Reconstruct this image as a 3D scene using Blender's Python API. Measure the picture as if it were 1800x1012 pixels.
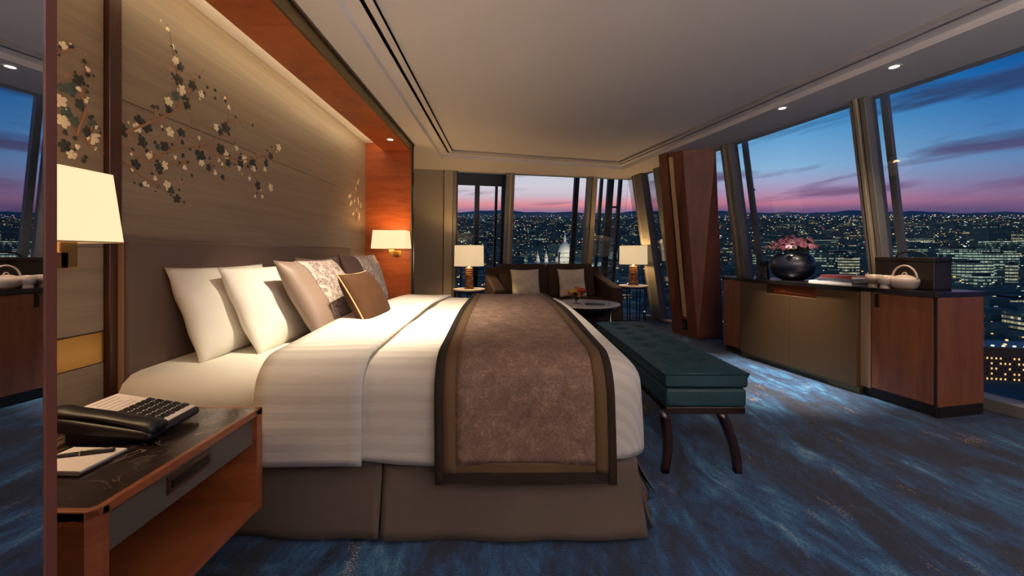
import bpy, bmesh, math, random
from mathutils import Vector, Matrix
from mathutils.geometry import tessellate_polygon
R = math.radians
S = bpy.context.scene
COL = S.collection
for o in list(bpy.data.objects): bpy.data.objects.remove(o)

# ------------------------------------------------------------------ camera, sky, exposure
F, CX, CY, EYE = 690.0, 890.0, 447.0, 1.1          # focal length and principal point in the 1800x1012 frame
ZC = 2.404                                         # height of the ceiling border
cam = bpy.data.cameras.new('camera'); camo = bpy.data.objects.new('camera', cam); COL.objects.link(camo)
cam.sensor_width = 36; cam.lens = 36 * F / 1800
cam.shift_x = (900 - CX) / 1800; cam.shift_y = (CY - 506) / 1800
cam.clip_start = .02; cam.clip_end = 30000
camo.location = (0, 0, EYE); camo.rotation_euler = (R(90), 0, 0)
S.camera = camo
vs = S.view_settings
vs.view_transform = 'Standard'; vs.look = 'None'; vs.gamma = 1; vs.use_curve_mapping = False
vs.exposure = 0.0
S.cycles.use_denoising = True
S.cycles.max_bounces = 8; S.cycles.transparent_max_bounces = 16; S.cycles.caustics_reflective = False; S.cycles.caustics_refractive = False
S.cycles.sample_clamp_indirect = 6

def lin(c):
    out = []
    for v in c[:3]:
        v = v / 255.0
        out.append(v / 12.92 if v <= .04045 else ((v + .055) / 1.055) ** 2.4)
    return (*out, 1)

class NT:
    """small helper around a node tree"""
    def __init__(s, tree): s.t = tree; s.n = tree.nodes; s.l = tree.links
    def add(s, typ, ins=None, **kw):
        n = s.n.new(typ)
        for k, v in kw.items(): setattr(n, k, v)
        for k, v in (ins or {}).items():
            if hasattr(v, 'is_linked') or isinstance(v, bpy.types.NodeSocket): s.l.new(v, n.inputs[k])
            else: n.inputs[k].default_value = v
        return n
    def math(s, op, a, b=None, c=None, clamp=False):
        ins = {0: a}
        if b is not None: ins[1] = b
        if c is not None: ins[2] = c
        return s.add('ShaderNodeMath', ins, operation=op, use_clamp=clamp).outputs[0]
    def mix(s, f, a, b, blend='MIX'):
        n = s.n.new('ShaderNodeMix'); n.data_type = 'RGBA'; n.blend_type = blend
        for i, v in ((0, f), (6, a), (7, b)):
            if isinstance(v, bpy.types.NodeSocket): s.l.new(v, n.inputs[i])
            else: n.inputs[i].default_value = v
        return n.outputs[2]
    def ramp(s, f, stops, interp='LINEAR'):
        n = s.add('ShaderNodeValToRGB', {0: f}); e = n.color_ramp; e.interpolation = interp
        while len(e.elements) < len(stops): e.elements.new(.5)
        for el, (p, c) in zip(e.elements, stops): el.position = p; el.color = c
        return n.outputs[0]
    def mapr(s, v, a, b, c=0., d=1., clamp=True):
        return s.add('ShaderNodeMapRange', {0: v, 1: a, 2: b, 3: c, 4: d}, clamp=clamp).outputs[0]
    def noise(s, vec, scale, detail=3, rough=.5, dist=0):
        ins = {'Scale': scale, 'Detail': detail, 'Roughness': rough, 'Distortion': dist}
        if vec is not None: ins['Vector'] = vec
        return s.add('ShaderNodeTexNoise', ins).outputs[0]
    def mapping(s, vec, scale=(1, 1, 1), rot=(0, 0, 0), loc=(0, 0, 0)):
        return s.add('ShaderNodeMapping', {'Vector': vec, 'Scale': scale, 'Rotation': rot, 'Location': loc}).outputs[0]

# dusk sky: pink band over the horizon, pale lavender above it, deep blue towards the zenith and the right
W = bpy.data.worlds.new('dusk_sky'); S.world = W; W.use_nodes = True
w = NT(W.node_tree); w.n.clear()
tc = w.add('ShaderNodeTexCoord').outputs['Generated']
sx = w.add('ShaderNodeSeparateXYZ', {0: tc}); dx, dy, dz = sx.outputs
el = w.math('ARCSINE', w.math('MINIMUM', w.math('MAXIMUM', dz, -1.0), 1.0))
eld = w.math('MULTIPLY', el, 180 / math.pi)                     # elevation in degrees
az = w.math('ARCTAN2', dx, dy); azd = w.math('MULTIPLY', az, 180 / math.pi)
rel = w.math('SUBTRACT', eld, w.math('MULTIPLY', w.math('COSINE', az), 5.9))   # height above the skyline, which sinks to the right
t_el = w.mapr(rel, 0, 34)
k_ = lambda *st: [(d / 34, lin(c)) for d, c in st]
west = w.ramp(t_el, k_((0, (140, 110, 142)), (.6, (172, 124, 152)), (1.2, (234, 144, 150)), (1.9, (228, 168, 178)), (2.6, (218, 196, 208)), (4, (220, 212, 220)), (10, (190, 204, 224)), (20, (104, 158, 206)), (34, (30, 84, 150))))
north = w.ramp(t_el, k_((0, (96, 84, 122)), (.6, (136, 96, 136)), (1.3, (204, 124, 150)), (2.5, (188, 150, 184)), (3.8, (172, 172, 208)), (5.4, (144, 186, 222)), (10, (86, 160, 212)), (12, (54, 138, 204)), (16, (22, 100, 176)), (34, (10, 50, 108))))
fa = w.add('ShaderNodeMapRange', {0: azd, 1: 10., 2: 34., 3: 0., 4: 1.}, interpolation_type='SMOOTHSTEP').outputs[0]
sky = w.mix(fa, west, north)
fb = w.mapr(azd, 36, 52)
east = w.ramp(t_el, k_((0, (76, 72, 112)), (.6, (96, 80, 120)), (1.5, (130, 100, 136)), (2.8, (116, 112, 156)), (4.8, (98, 128, 176)), (7.8, (64, 120, 180)), (12.5, (22, 90, 162)), (16, (14, 70, 138)), (34, (8, 44, 100))))
sky = w.mix(w.math('MULTIPLY', fb, .85), sky, east)
cv = w.add('ShaderNodeCombineXYZ', {0: w.math('MULTIPLY', azd, .05), 1: w.math('ADD', w.math('MULTIPLY', eld, .36), w.math('MULTIPLY', azd, -.03)), 2: 0.0}).outputs[0]
cn = w.noise(cv, 1.15, 5, .5, .35)
cm = w.mapr(w.math('ADD', cn, w.math('MULTIPLY', fb, .09)), .55, .67)
cm = w.math('MULTIPLY', cm, w.mapr(rel, .2, 1.2))
ccol = w.mix(w.mapr(rel, 1.5, 8), lin((134, 92, 130)), lin((46, 66, 108)))
sky = w.mix(w.math('MULTIPLY', cm, .88), sky, ccol)
bg = w.add('ShaderNodeBackground', {0: sky, 1: 1.0})
w.l.new(bg.outputs[0], w.add('ShaderNodeOutputWorld').inputs[0])

# ------------------------------------------------------------------ helpers
MAT = {}
def principled(name):
    m = bpy.data.materials.new(name); m.use_nodes = True
    nt = NT(m.node_tree); b = [n for n in nt.n if n.type == 'BSDF_PRINCIPLED'][0]
    MAT[name] = m
    return m, nt, b
def mat(name, col, rough=.5, metal=0., vary=0., vscale=8., bump=0., bscale=80., stretch=(1, 1, 1), sheen=0., coat=0., spec=None, coords='Object', dark=.55):
    m, nt, b = principled(name)
    c = lin(col)
    b.inputs['Base Color'].default_value = c; b.inputs['Roughness'].default_value = rough; b.inputs['Metallic'].default_value = metal
    if sheen:
        b.inputs['Sheen Weight'].default_value = sheen; b.inputs['Sheen Roughness'].default_value = .4
    if coat: b.inputs['Coat Weight'].default_value = coat; b.inputs['Coat Roughness'].default_value = .08
    if spec is not None: b.inputs['Specular IOR Level'].default_value = spec
    if vary or bump:
        v = nt.mapping(nt.add('ShaderNodeTexCoord').outputs[coords], stretch)
        if vary:
            n = nt.noise(v, vscale, 4, .6)
            d = tuple(x * dark for x in c[:3]) + (1,)
            nt.l.new(nt.mix(nt.mapr(n, .5 - .35, .5 + .35, vary, 0), c, d), b.inputs['Base Color'])
        if bump:
            nb = nt.noise(v, bscale, 2, .6)
            bn = nt.add('ShaderNodeBump', {'Strength': bump, 'Distance': .01, 'Height': nb})
            nt.l.new(bn.outputs[0], b.inputs['Normal'])
    return m
def wood(name, c1, c2, stretch, rough=.35, coat=.15):
    m, nt, b = principled(name)
    v = nt.mapping(nt.add('ShaderNodeTexCoord').outputs['Object'], stretch)
    n1 = nt.noise(v, 3.0, 5, .6, .6); n2 = nt.noise(v, 24., 3, .6)
    f = nt.math('ADD', nt.math('MULTIPLY', n1, .7), nt.math('MULTIPLY', n2, .3))
    nt.l.new(nt.mix(nt.mapr(f, .36, .64), lin(c1), lin(c2)), b.inputs['Base Color'])
    b.inputs['Roughness'].default_value = rough; b.inputs['Coat Weight'].default_value = coat
    bn = nt.add('ShaderNodeBump', {'Strength': .06, 'Distance': .004, 'Height': n2}); nt.l.new(bn.outputs[0], b.inputs['Normal'])
    return m
def glow(name, col, strength, base=(240, 232, 210), grain=0):
    m, nt, b = principled(name)
    b.inputs['Base Color'].default_value = lin(base); b.inputs['Roughness'].default_value = .8
    b.inputs['Emission Color'].default_value = lin(col); b.inputs['Emission Strength'].default_value = strength
    if grain:
        v = nt.mapping(nt.add('ShaderNodeTexCoord').outputs['Object'], (90, 90, 3))
        n = nt.noise(v, 3., 2)
        nt.l.new(nt.mix(nt.mapr(n, .35, .65, 0, grain), lin(col), tuple(x * .72 for x in lin(col)[:3]) + (1,)), b.inputs['Emission Color'])
    return m

class MB:
    """collects geometry for one mesh"""
    def __init__(s): s.v = []; s.f = []; s.uv = None
    def quad(s, a, b, c, d):
        i = len(s.v); s.v += [tuple(a), tuple(b), tuple(c), tuple(d)]; s.f.append((i, i+1, i+2, i+3)); return s
    def hexa(s, p):                      # 8 points: bottom ring 0-3, top ring 4-7
        i = len(s.v); s.v += [tuple(q) for q in p]
        s.f += [(i+3, i+2, i+1, i), (i+4, i+5, i+6, i+7)] + [(i+k, i+(k+1) % 4, i+4+(k+1) % 4, i+4+k) for k in range(4)]
        return s
    def box(s, x0, x1, y0, y1, z0, z1):
        return s.hexa([(x0, y0, z0), (x1, y0, z0), (x1, y1, z0), (x0, y1, z0), (x0, y0, z1), (x1, y0, z1), (x1, y1, z1), (x0, y1, z1)])
    def prism(s, poly, z0, z1):
        i = len(s.v); n = len(poly)
        z0 = z0 if isinstance(z0, (list, tuple)) else [z0]*n; z1 = z1 if isinstance(z1, (list, tuple)) else [z1]*n
        s.v += [(p[0], p[1], z) for p, z in zip(poly, z0)] + [(p[0], p[1], z) for p, z in zip(poly, z1)]
        s.f += [tuple(i+k for k in reversed(range(n))), tuple(i+n+k for k in range(n))] + [(i+k, i+(k+1) % n, i+n+(k+1) % n, i+n+k) for k in range(n)]
        return s
    def lathe(s, prof, n=24, c=(0, 0, 0), cap=True):
        i0 = len(s.v)
        for r, z in prof:
            for k in range(n):
                a = 2*math.pi*k/n; s.v.append((c[0]+r*math.cos(a), c[1]+r*math.sin(a), c[2]+z))
        for j in range(len(prof)-1):
            for k in range(n):
                a = i0+j*n+k; b = i0+j*n+(k+1) % n
                s.f.append((a, b, b+n, a+n))
        if cap:
            s.f.append(tuple(i0+k for k in reversed(range(n)))); e = i0+(len(prof)-1)*n
            s.f.append(tuple(e+k for k in range(n)))
        return s
    def tube(s, pts, r, n=8, closed=False):
        pts = [Vector(p) for p in pts]; m = len(pts); i0 = len(s.v)
        rs = r if isinstance(r, (list, tuple)) else [r]*m
        up = Vector((0, 0, 1)); prev = None
        for k, p in enumerate(pts):
            d = (pts[(k+1) % m if closed else min(k+1, m-1)] - pts[(k-1) % m if closed else max(k-1, 0)]).normalized()
            a = prev if prev else (up if abs(d.z) < .9 else Vector((1, 0, 0)))
            a = (a - d*a.dot(d)).normalized(); prev = a; b = d.cross(a)
            for q in range(n):
                t = 2*math.pi*q/n; s.v.append(tuple(p + (a*math.cos(t) + b*math.sin(t))*rs[k]))
        for k in range(m if closed else m-1):
            for q in range(n):
                a = i0+k*n+q; b = i0+k*n+(q+1) % n; kk = (k+1) % m
                s.f.append((a, b, i0+kk*n+(q+1) % n, i0+kk*n+q))
        if not closed:
            s.f.append(tuple(i0+q for q in reversed(range(n)))); e = i0+(m-1)*n; s.f.append(tuple(e+q for q in range(n)))
        return s
    def grid(s, fn, nu, nv, uv=False, wrap_u=False):
        i0 = len(s.v)
        if uv and s.uv is None: s.uv = []
        for a in range(nu):
            for b in range(nv):
                p = fn(a/(nu-1), b/(nv-1))
                if uv: s.v.append(tuple(p[0])); s.uv.append(p[1])
                else: s.v.append(tuple(p))
        for a in range(nu-1):
            for b in range(nv-1):
                i = i0+a*nv+b; s.f.append((i, i+nv, i+nv+1, i+1))
        return s
    def mesh(s, name):
        me = bpy.data.meshes.new(name); me.from_pydata(s.v, [], s.f)
        if s.uv:
            ul = me.uv_layers.new(name='UVMap')
            for lp in me.loops: ul.data[lp.index].uv = s.uv[lp.vertex_index]
        me.validate(); 
        return me

def clean(me, dist=1e-5):
    bm = bmesh.new(); bm.from_mesh(me); bmesh.ops.remove_doubles(bm, verts=bm.verts, dist=dist)
    bmesh.ops.recalc_face_normals(bm, faces=bm.faces); bm.to_mesh(me); bm.free()
def tag(o, label=None, cat=None, group=None, kind=None):
    for k, v in (('label', label), ('category', cat), ('group', group), ('kind', kind)):
        if v: o[k] = v
    return o
WM = {}
def thing(name, label, cat, loc=(0, 0, 0), rz=0., group=None, kind=None):
    o = bpy.data.objects.new(name, None); COL.objects.link(o); o.empty_display_size = .1
    o.location = loc; o.rotation_euler = (0, 0, rz)
    WM[o.name] = Matrix.Translation(loc) @ Matrix.Rotation(rz, 4, 'Z')
    return tag(o, label, cat, group, kind)
def obj(name, mb, m, parent=None, label=None, cat=None, group=None, kind=None, smooth=False, bevel=0., seg=2, world=False, sub=0, weld=True, solid=0., org=True):
    me = mb.mesh(name) if isinstance(mb, MB) else mb
    if weld and isinstance(mb, MB) and not mb.uv: clean(me)
    o = bpy.data.objects.new(name, me); COL.objects.link(o)
    if m is not None and not me.materials: me.materials.append(MAT[m])
    if smooth:
        for p in me.polygons: p.use_smooth = True
    if parent is not None:
        if world:
            if parent.name not in WM: WM[parent.name] = Matrix.Translation(parent.location)
            me.transform(WM[parent.name].inverted()); WM[o.name] = WM[parent.name]
        else: WM[o.name] = WM.get(parent.name, Matrix())
        o.parent = parent
    elif org:
        xs = [v.co for v in me.vertices]
        c = Vector(((min(v.x for v in xs)+max(v.x for v in xs))/2, (min(v.y for v in xs)+max(v.y for v in xs))/2, min(v.z for v in xs)))
        me.transform(Matrix.Translation(-c)); o.location = c; WM[o.name] = Matrix.Translation(c)
    if solid:
        md = o.modifiers.new('solidify', 'SOLIDIFY'); md.thickness = solid; md.offset = 0
    if bevel:
        md = o.modifiers.new('bevel', 'BEVEL'); md.width = bevel; md.segments = seg; md.limit_method = 'ANGLE'; md.angle_limit = R(40)
        if smooth is False and seg > 1:
            for p in me.polygons: p.use_smooth = True
            md.harden_normals = True
    if sub:
        md = o.modifiers.new('subsurf', 'SUBSURF'); md.levels = sub; md.render_levels = sub
    return tag(o, label, cat, group, kind)
def struct(name, mb, m, label=None, parent=None, **kw):
    return obj(name, mb, m, parent, label=label, kind='structure' if parent is None else None, **kw)
def copy_tree(o, loc=None, rz=None, label=None, parent=None):
    c = o.copy(); COL.objects.link(c); c.parent = parent
    if loc is not None: c.location = loc
    if rz is not None: c.rotation_euler = (o.rotation_euler[0], o.rotation_euler[1], rz)
    if label: c['label'] = label
    for ch in [x for x in bpy.data.objects if x.parent == o]: copy_tree(ch, parent=c)
    return c
def at(px, py, Y): return Vector(((px-CX)*Y/F, Y, EYE-(py-CY)*Y/F))
def light(name, typ, loc, power, col, rot=(0, 0, 0), size=.05, spot=None, blend=.6, parent=None, spread=None, shape=None, size_y=None):
    l = bpy.data.lights.new(name, typ); l.energy = power; l.color = lin(col)[:3]
    if typ == 'AREA':
        l.shape = shape or 'DISK'; l.size = size
        if size_y: l.size_y = size_y
        if spread: l.spread = spread
    else: l.shadow_soft_size = size
    if spot: l.spot_size = R(spot); l.spot_blend = blend
    o = bpy.data.objects.new(name, l); COL.objects.link(o); o.location = loc; o.rotation_euler = rot
    if parent: o.parent = parent
    return o

# ------------------------------------------------------------------ added fill out of view: rear-wall washers, spots above the bed's near side
for x_ in (.2, 1.3, 2.4, 3.5):
    light('added_wall_washer', 'AREA', (x_, -1.3, 2.45), 10, (255, 222, 200), (R(-52), 0, 0), .16)
def aim(o, tgt):
    o.rotation_euler = (Vector(tgt)-o.location).to_track_quat('-Z', 'Y').to_euler(); return o
aim(light('added_bed_spot', 'SPOT', (-.40, 1.80, 2.45), 350, (255, 238, 212), size=.03, spot=64, blend=1.0), (-.80, 2.45, .7))
aim(light('added_bed_spot', 'SPOT', (-.10, 1.90, 2.45), 110, (255, 232, 206), size=.03, spot=80, blend=1.0), (-.30, 2.8, .7))
# ------------------------------------------------------------------ materials
mat('paint', (236, 229, 224), .7)
mat('slot_dark', (14, 12, 11), .9)
mat('wall_grey', (150, 140, 124), .8, vary=.15, vscale=3)
wood('wood_red', (184, 98, 52), (150, 72, 36), (1, .35, 6))
wood('wood_soffit', (190, 104, 56), (150, 74, 36), (.6, .6, 4))
wood('wood_warm', (136, 82, 48), (106, 61, 36), (5, 5, .5))
wood('wood_column', (124, 70, 44), (96, 51, 32), (5, 5, .6), .5, .0)
wood('wood_dark', (72, 40, 24), (46, 25, 15), (5, 5, .6))
wood('wood_night', (146, 82, 46), (116, 60, 32), (1.2, 1.2, 6))
wood('wood_black', (40, 22, 16), (24, 13, 10), (5, 5, .8), .25)
mat('bronze', (118, 104, 70), .38, .7, vary=.25, vscale=6)
mat('bronze_door', (94, 71, 46), .42, .45, vary=.15, vscale=3, stretch=(1, 1, 14))
mat('brass', (176, 134, 76), .3, .9, vary=.2, vscale=20)
mat('metal_dark', (60, 54, 48), .35, .9)
mat('metal_black', (24, 23, 24), .35, .6)
mat('chrome', (190, 186, 180), .15, 1.)
mat('plinth', (26, 20, 18), .4)
mat('leather_headboard', (94, 76, 68), .42, bump=.05, bscale=300, spec=.4)
mat('sheet', (226, 220, 204), .75, bump=.05, bscale=14, sheen=.1)
mat('pillow_white', (228, 222, 208), .75, bump=.12, bscale=9, sheen=.1)
mat('skirt', (76, 66, 58), .9, vary=.2, vscale=60, bump=.1, bscale=300, spec=.2)
mat('taupe_silk', (132, 110, 94), .5, vary=.15, vscale=5, sheen=.3)
mat('velvet_brown', (78, 50, 29), .85, vary=.7, vscale=14, bump=.2, bscale=60, spec=.2)
mat('velvet_dark', (70, 46, 36), .8, vary=.5, vscale=20, bump=.2, bscale=60, sheen=.2)
mat('piping_gold', (196, 164, 122), .5)
mat('runner_border', (32, 22, 16), .8, vary=.2, vscale=40, spec=.2)
mat('runner_band', (78, 59, 37), .7, vary=.2, vscale=40, spec=.2)
mat('velvet_teal', (8, 48, 55), .6, vary=.8, vscale=9, bump=.15, bscale=40, spec=.4)
mat('sofa', (56, 41, 34), .8, vary=.25, vscale=40, bump=.1, bscale=200, spec=.2)
mat('cushion_cream', (232, 222, 200), .5, vary=.4, vscale=26, bump=.2, bscale=60, sheen=.2)
mat('stone_white', (226, 218, 206), .25, vary=.15, vscale=4)
mat('granite', (22, 20, 22), .16, vary=.4, vscale=60, coat=.4)
mat('black_plastic', (16, 18, 26), .42)
mat('key_black', (14, 15, 20), .5)
mat('paper', (226, 218, 216), .8)
mat('print_grey', (160, 152, 152), .8)
mat('ceramic', (216, 196, 180), .3, coat=.3)
mat('navy_glaze', (12, 18, 32), .32, coat=.15)
mat('leather_black', (30, 22, 18), .45, bump=.1, bscale=200)
mat('pink_a', (246, 184, 204), .7); mat('pink_b', (220, 140, 168), .7); mat('pink_c', (250, 212, 216), .7)
mat('leaf', (74, 84, 40), .6)
mat('book_red', (120, 54, 52), .5); mat('book_grey', (84, 88, 104), .55); mat('book_dark', (44, 36, 44), .5)
mat('frame_cream', (158, 147, 126), .55); mat('frame_grey', (114, 111, 105), .5); mat('fin_grey', (142, 142, 144), .5); mat('frame_dark', (28, 34, 44), .5, .3)
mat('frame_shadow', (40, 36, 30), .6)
mat('binocular', (34, 32, 32), .4)
mat('fruit_red', (190, 50, 40), .35); mat('fruit_orange', (226, 132, 40), .45); mat('fruit_yellow', (226, 190, 70), .45); mat('fruit_green', (120, 140, 60), .4)
mat('hill_haze', (84, 112, 128), .95)  # distance haze is put into the hills' blue-grey colour
mat('stone_city', (206, 200, 188), .85, vary=.3, vscale=.2)
mat('lead_roof', (120, 126, 130), .6)
mat('brick_city', (120, 82, 58), .9, vary=.4, vscale=.2)
mat('blossom_cream', (238, 226, 196), .6); mat('blossom_dark', (46, 50, 48), .6); mat('blossom_teal', (66, 84, 78), .6); mat('blossom_taupe', (150, 122, 100), .6)
mat('branch', (146, 108, 82), .6)
mat('strip_cream', (214, 176, 126), .6)
mat('tan_wood', (150, 120, 90), .5)
glow('shade_warm', (255, 224, 170), .95, grain=.12)
glow('shade_table', (255, 218, 166), .72, grain=.3)
glow('diffuser', (255, 244, 214), 2.2)
glow('bulb', (255, 240, 214), 6.0)

# wall fabric: silk panel with long soft horizontal streaks
m, nt, b = principled('wall_silk')
v = nt.mapping(nt.add('ShaderNodeTexCoord').outputs['Object'], (1, .5, 14))
n = nt.noise(v, 2.2, 5, .6, .4)
nt.l.new(nt.mix(nt.mapr(n, .3, .7), lin((140, 122, 100)), lin((119, 103, 84))), b.inputs['Base Color']); b.inputs['Roughness'].default_value = .5
b.inputs['Sheen Weight'].default_value = .2

# carpet: streaked blues with pale drifts and gold flecks
m, nt, b = principled('carpet')
p = nt.add('ShaderNodeNewGeometry').outputs['Position']
v1 = nt.mapping(p, (2.3, .8, 1), (0, 0, R(9)))
n1 = nt.noise(v1, 1.3, 10, .7, .9)
v2 = nt.mapping(p, (4.2, 1.5, 1), (0, 0, R(-4)), (3, 7, 0))
n2 = nt.noise(v2, 2.4, 9, .76, .5)
n3 = nt.noise(p, 130., 2, .7)
n4 = nt.noise(nt.mapping(p, (1.8, .7, 1), loc=(9, 2, 0)), 3.2, 6, .7, .3)
f = nt.math('ADD', nt.math('ADD', nt.math('MULTIPLY', n1, .58), nt.math('MULTIPLY', n2, .34)), nt.math('MULTIPLY', n3, .13))
c = nt.ramp(nt.mapr(f, .42, .66), [(0, lin((1, 8, 20))), (.28, lin((2, 22, 46))), (.5, lin((6, 48, 84))), (.68, lin((26, 80, 114))), (.84, lin((74, 110, 130))), (1, lin((132, 140, 146)))])
g = nt.math('MULTIPLY', nt.mapr(n4, .60, .68), nt.mapr(n3, .52, .60))
c = nt.mix(nt.math('MULTIPLY', g, .8), c, lin((190, 144, 86)))
nt.l.new(c, b.inputs['Base Color']); b.inputs['Roughness'].default_value = .95
b.inputs['Sheen Weight'].default_value = .05
bn = nt.add('ShaderNodeBump', {'Strength': .6, 'Distance': .012, 'Height': n3}); nt.l.new(bn.outputs[0], b.inputs['Normal'])

# dark marble with thin pale veins
m, nt, b = principled('marble_dark')
p = nt.add('ShaderNodeTexCoord').outputs['Object']
n = nt.noise(p, 7., 6, .6, 1.6); vein = nt.math('ABSOLUTE', nt.math('SUBTRACT', n, .5))
vm = nt.mapr(vein, 0, .03, 1, 0)
n2 = nt.noise(p, 5., 2); vm = nt.math('MULTIPLY', vm, nt.mapr(n2, .36, .54))
base = nt.mix(nt.noise(p, 18., 4), lin((52, 40, 36)), lin((26, 20, 20)))
nt.l.new(nt.mix(nt.math('MULTIPLY', vm, .45), base, lin((168, 150, 138))), b.inputs['Base Color']); b.inputs['Roughness'].default_value = .18

# satin-striped bed linen; the stripes follow the UV laid out on the cloth
m, nt, b = principled('linen_stripe')
uv = nt.add('ShaderNodeTexCoord').outputs['UV']; u = nt.add('ShaderNodeSeparateXYZ', {0: uv}).outputs[1]
fr = nt.math('FRACT', nt.math('MULTIPLY', u, 11.))
st = nt.mapr(nt.math('PINGPONG', nt.math('MULTIPLY', u, 34.), 1.0), .40, .60)
nt.l.new(nt.mix(st, lin((228, 222, 208)), lin((217, 210, 196))), b.inputs['Base Color'])
nt.l.new(nt.mapr(st, 0, 1, .85, .5), b.inputs['Roughness'])
bn = nt.add('ShaderNodeBump', {'Strength': .2, 'Distance': .003, 'Height': nt.math('ADD', st, nt.noise(nt.add('ShaderNodeTexCoord').outputs['Object'], 6., 3))}); nt.l.new(bn.outputs[0], b.inputs['Normal'])

# bed runner centre: mottled chenille
m, nt, b = principled('runner')
p = nt.add('ShaderNodeTexCoord').outputs['Object']
n = nt.math('ADD', nt.math('MULTIPLY', nt.noise(p, 15., 6, .75, .6), .55), nt.math('MULTIPLY', nt.noise(p, 110., 3, .7), .45))
nt.l.new(nt.ramp(nt.mapr(n, .34, .66), [(0, lin((74, 57, 49))), (.5, lin((98, 78, 66))), (1, lin((136, 110, 90)))]), b.inputs['Base Color'])
b.inputs['Roughness'].default_value = .8; b.inputs['Specular IOR Level'].default_value = .2
bn = nt.add('ShaderNodeBump', {'Strength': .3, 'Distance': .004, 'Height': n}); nt.l.new(bn.outputs[0], b.inputs['Normal'])

# damask with scrolling silver-grey figure
m, nt, b = principled('damask')
p = nt.add('ShaderNodeTexCoord').outputs['Object']
n = nt.noise(p, 11., 4, .65, 1.4); ve = nt.mapr(nt.math('ABSOLUTE', nt.math('SUBTRACT', n, .5)), .015, .06)
nt.l.new(nt.mix(ve, lin((112, 98, 92)), lin((182, 164, 152))), b.inputs['Base Color']); nt.l.new(nt.mapr(ve, 0, 1, .6, .35), b.inputs['Roughness'])

# amber ribbed lamp foot
m, nt, b = principled('amber')
p = nt.add('ShaderNodeTexCoord').outputs['Object']
n = nt.noise(nt.mapping(p, (1, 1, 2.5)), 22., 3)
nt.l.new(nt.mix(nt.mapr(n, .35, .65), lin((150, 96, 44)), lin((74, 46, 26))), b.inputs['Base Color']); b.inputs['Roughness'].default_value = .22

# window glass: clear with a fresnel reflection; mirror
m = bpy.data.materials.new('glass'); m.use_nodes = True; MAT['glass'] = m; nt = NT(m.node_tree); nt.n.clear()
fz = nt.add('ShaderNodeFresnel', {'IOR': 1.35}).outputs[0]
mx = nt.add('ShaderNodeMixShader', {0: nt.math('MULTIPLY', fz, .55), 1: nt.add('ShaderNodeBsdfTransparent', {0: (.94, .97, .98, 1)}).outputs[0], 2: nt.add('ShaderNodeBsdfGlossy', {'Roughness': .0}).outputs[0]})
nt.l.new(mx.outputs[0], nt.add('ShaderNodeOutputMaterial').inputs[0])
m = bpy.data.materials.new('clear_glass'); m.use_nodes = True; MAT['clear_glass'] = m; nt = NT(m.node_tree); nt.n.clear()
fz = nt.add('ShaderNodeFresnel', {'IOR': 1.5}).outputs[0]
mx = nt.add('ShaderNodeMixShader', {0: nt.math('ADD', fz, .06), 1: nt.add('ShaderNodeBsdfTransparent', {0: (.9, .9, .9, 1)}).outputs[0], 2: nt.add('ShaderNodeBsdfGlossy', {'Roughness': .03}).outputs[0]})
nt.l.new(mx.outputs[0], nt.add('ShaderNodeOutputMaterial').inputs[0])
mat('mirror', (214, 214, 218), .0, 1.)

# city: dark blocks whose window cells are lit at random, per-building share of lit cells in the 'lit' attribute
def city_mat(name, wall, su, sv, strength):
    m, nt, b = principled(name)
    g = nt.add('ShaderNodeNewGeometry'); s = nt.add('ShaderNodeSeparateXYZ', {0: g.outputs['Position']}); nz = nt.add('ShaderNodeSeparateXYZ', {0: g.outputs['True Normal']}).outputs[2]
    at_ = nt.add('ShaderNodeAttribute', attribute_name='lit'); lit = nt.add('ShaderNodeSeparateXYZ', {0: at_.outputs['Color']})
    u = nt.math('DIVIDE', nt.math('ADD', s.outputs[0], nt.math('MULTIPLY', s.outputs[1], 1.0)), su); v = nt.math('DIVIDE', s.outputs[2], sv)
    cu = nt.math('FLOOR', u); cv = nt.math('FLOOR', v); fu = nt.math('FRACT', u); fv = nt.math('FRACT', v)
    wn = nt.add('ShaderNodeTexWhiteNoise', {'Vector': nt.add('ShaderNodeCombineXYZ', {0: cu, 1: cv, 2: lit.outputs[2]}).outputs[0]}, noise_dimensions='3D')
    wr = nt.add('ShaderNodeTexWhiteNoise', {'Vector': nt.add('ShaderNodeCombineXYZ', {0: cv, 1: lit.outputs[2], 2: 7.}).outputs[0]}, noise_dimensions='3D')
    rnd = nt.math('ADD', nt.math('MULTIPLY', wn.outputs[0], .45), nt.math('MULTIPLY', wr.outputs[0], .55))   # whole floors tend to be lit together
    on = nt.math('LESS_THAN', rnd, lit.outputs[0])
    win = nt.math('MULTIPLY', nt.math('MULTIPLY', nt.math('GREATER_THAN', fu, .14), nt.math('GREATER_THAN', fv, .4)), nt.math('LESS_THAN', fv, .92))
    side = nt.math('LESS_THAN', nt.math('ABSOLUTE', nz), .4)
    e = nt.math('MULTIPLY', nt.math('MULTIPLY', on, win), side)
    col = nt.mix(lit.outputs[1], lin((255, 206, 132)), lin((214, 238, 206)))
    b.inputs['Base Color'].default_value = lin(wall); b.inputs['Roughness'].default_value = .9
    nt.l.new(col, b.inputs['Emission Color']); nt.l.new(nt.math('MULTIPLY', e, nt.math('MULTIPLY', nt.math('ADD', wn.outputs[0], .25), strength)), b.inputs['Emission Strength'])
city_mat('city_block', (72, 96, 92), 3.2, 3.6, 1.1)
city_mat('office_block', (70, 92, 86), 3.4, 4.0, .62)
def dots(name, col, s):
    m = bpy.data.materials.new(name); m.use_nodes = True; MAT[name] = m; nt = NT(m.node_tree); nt.n.clear()
    nt.l.new(nt.add('ShaderNodeEmission', {0: lin(col), 1: s}).outputs[0], nt.add('ShaderNodeOutputMaterial').inputs[0])
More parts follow.
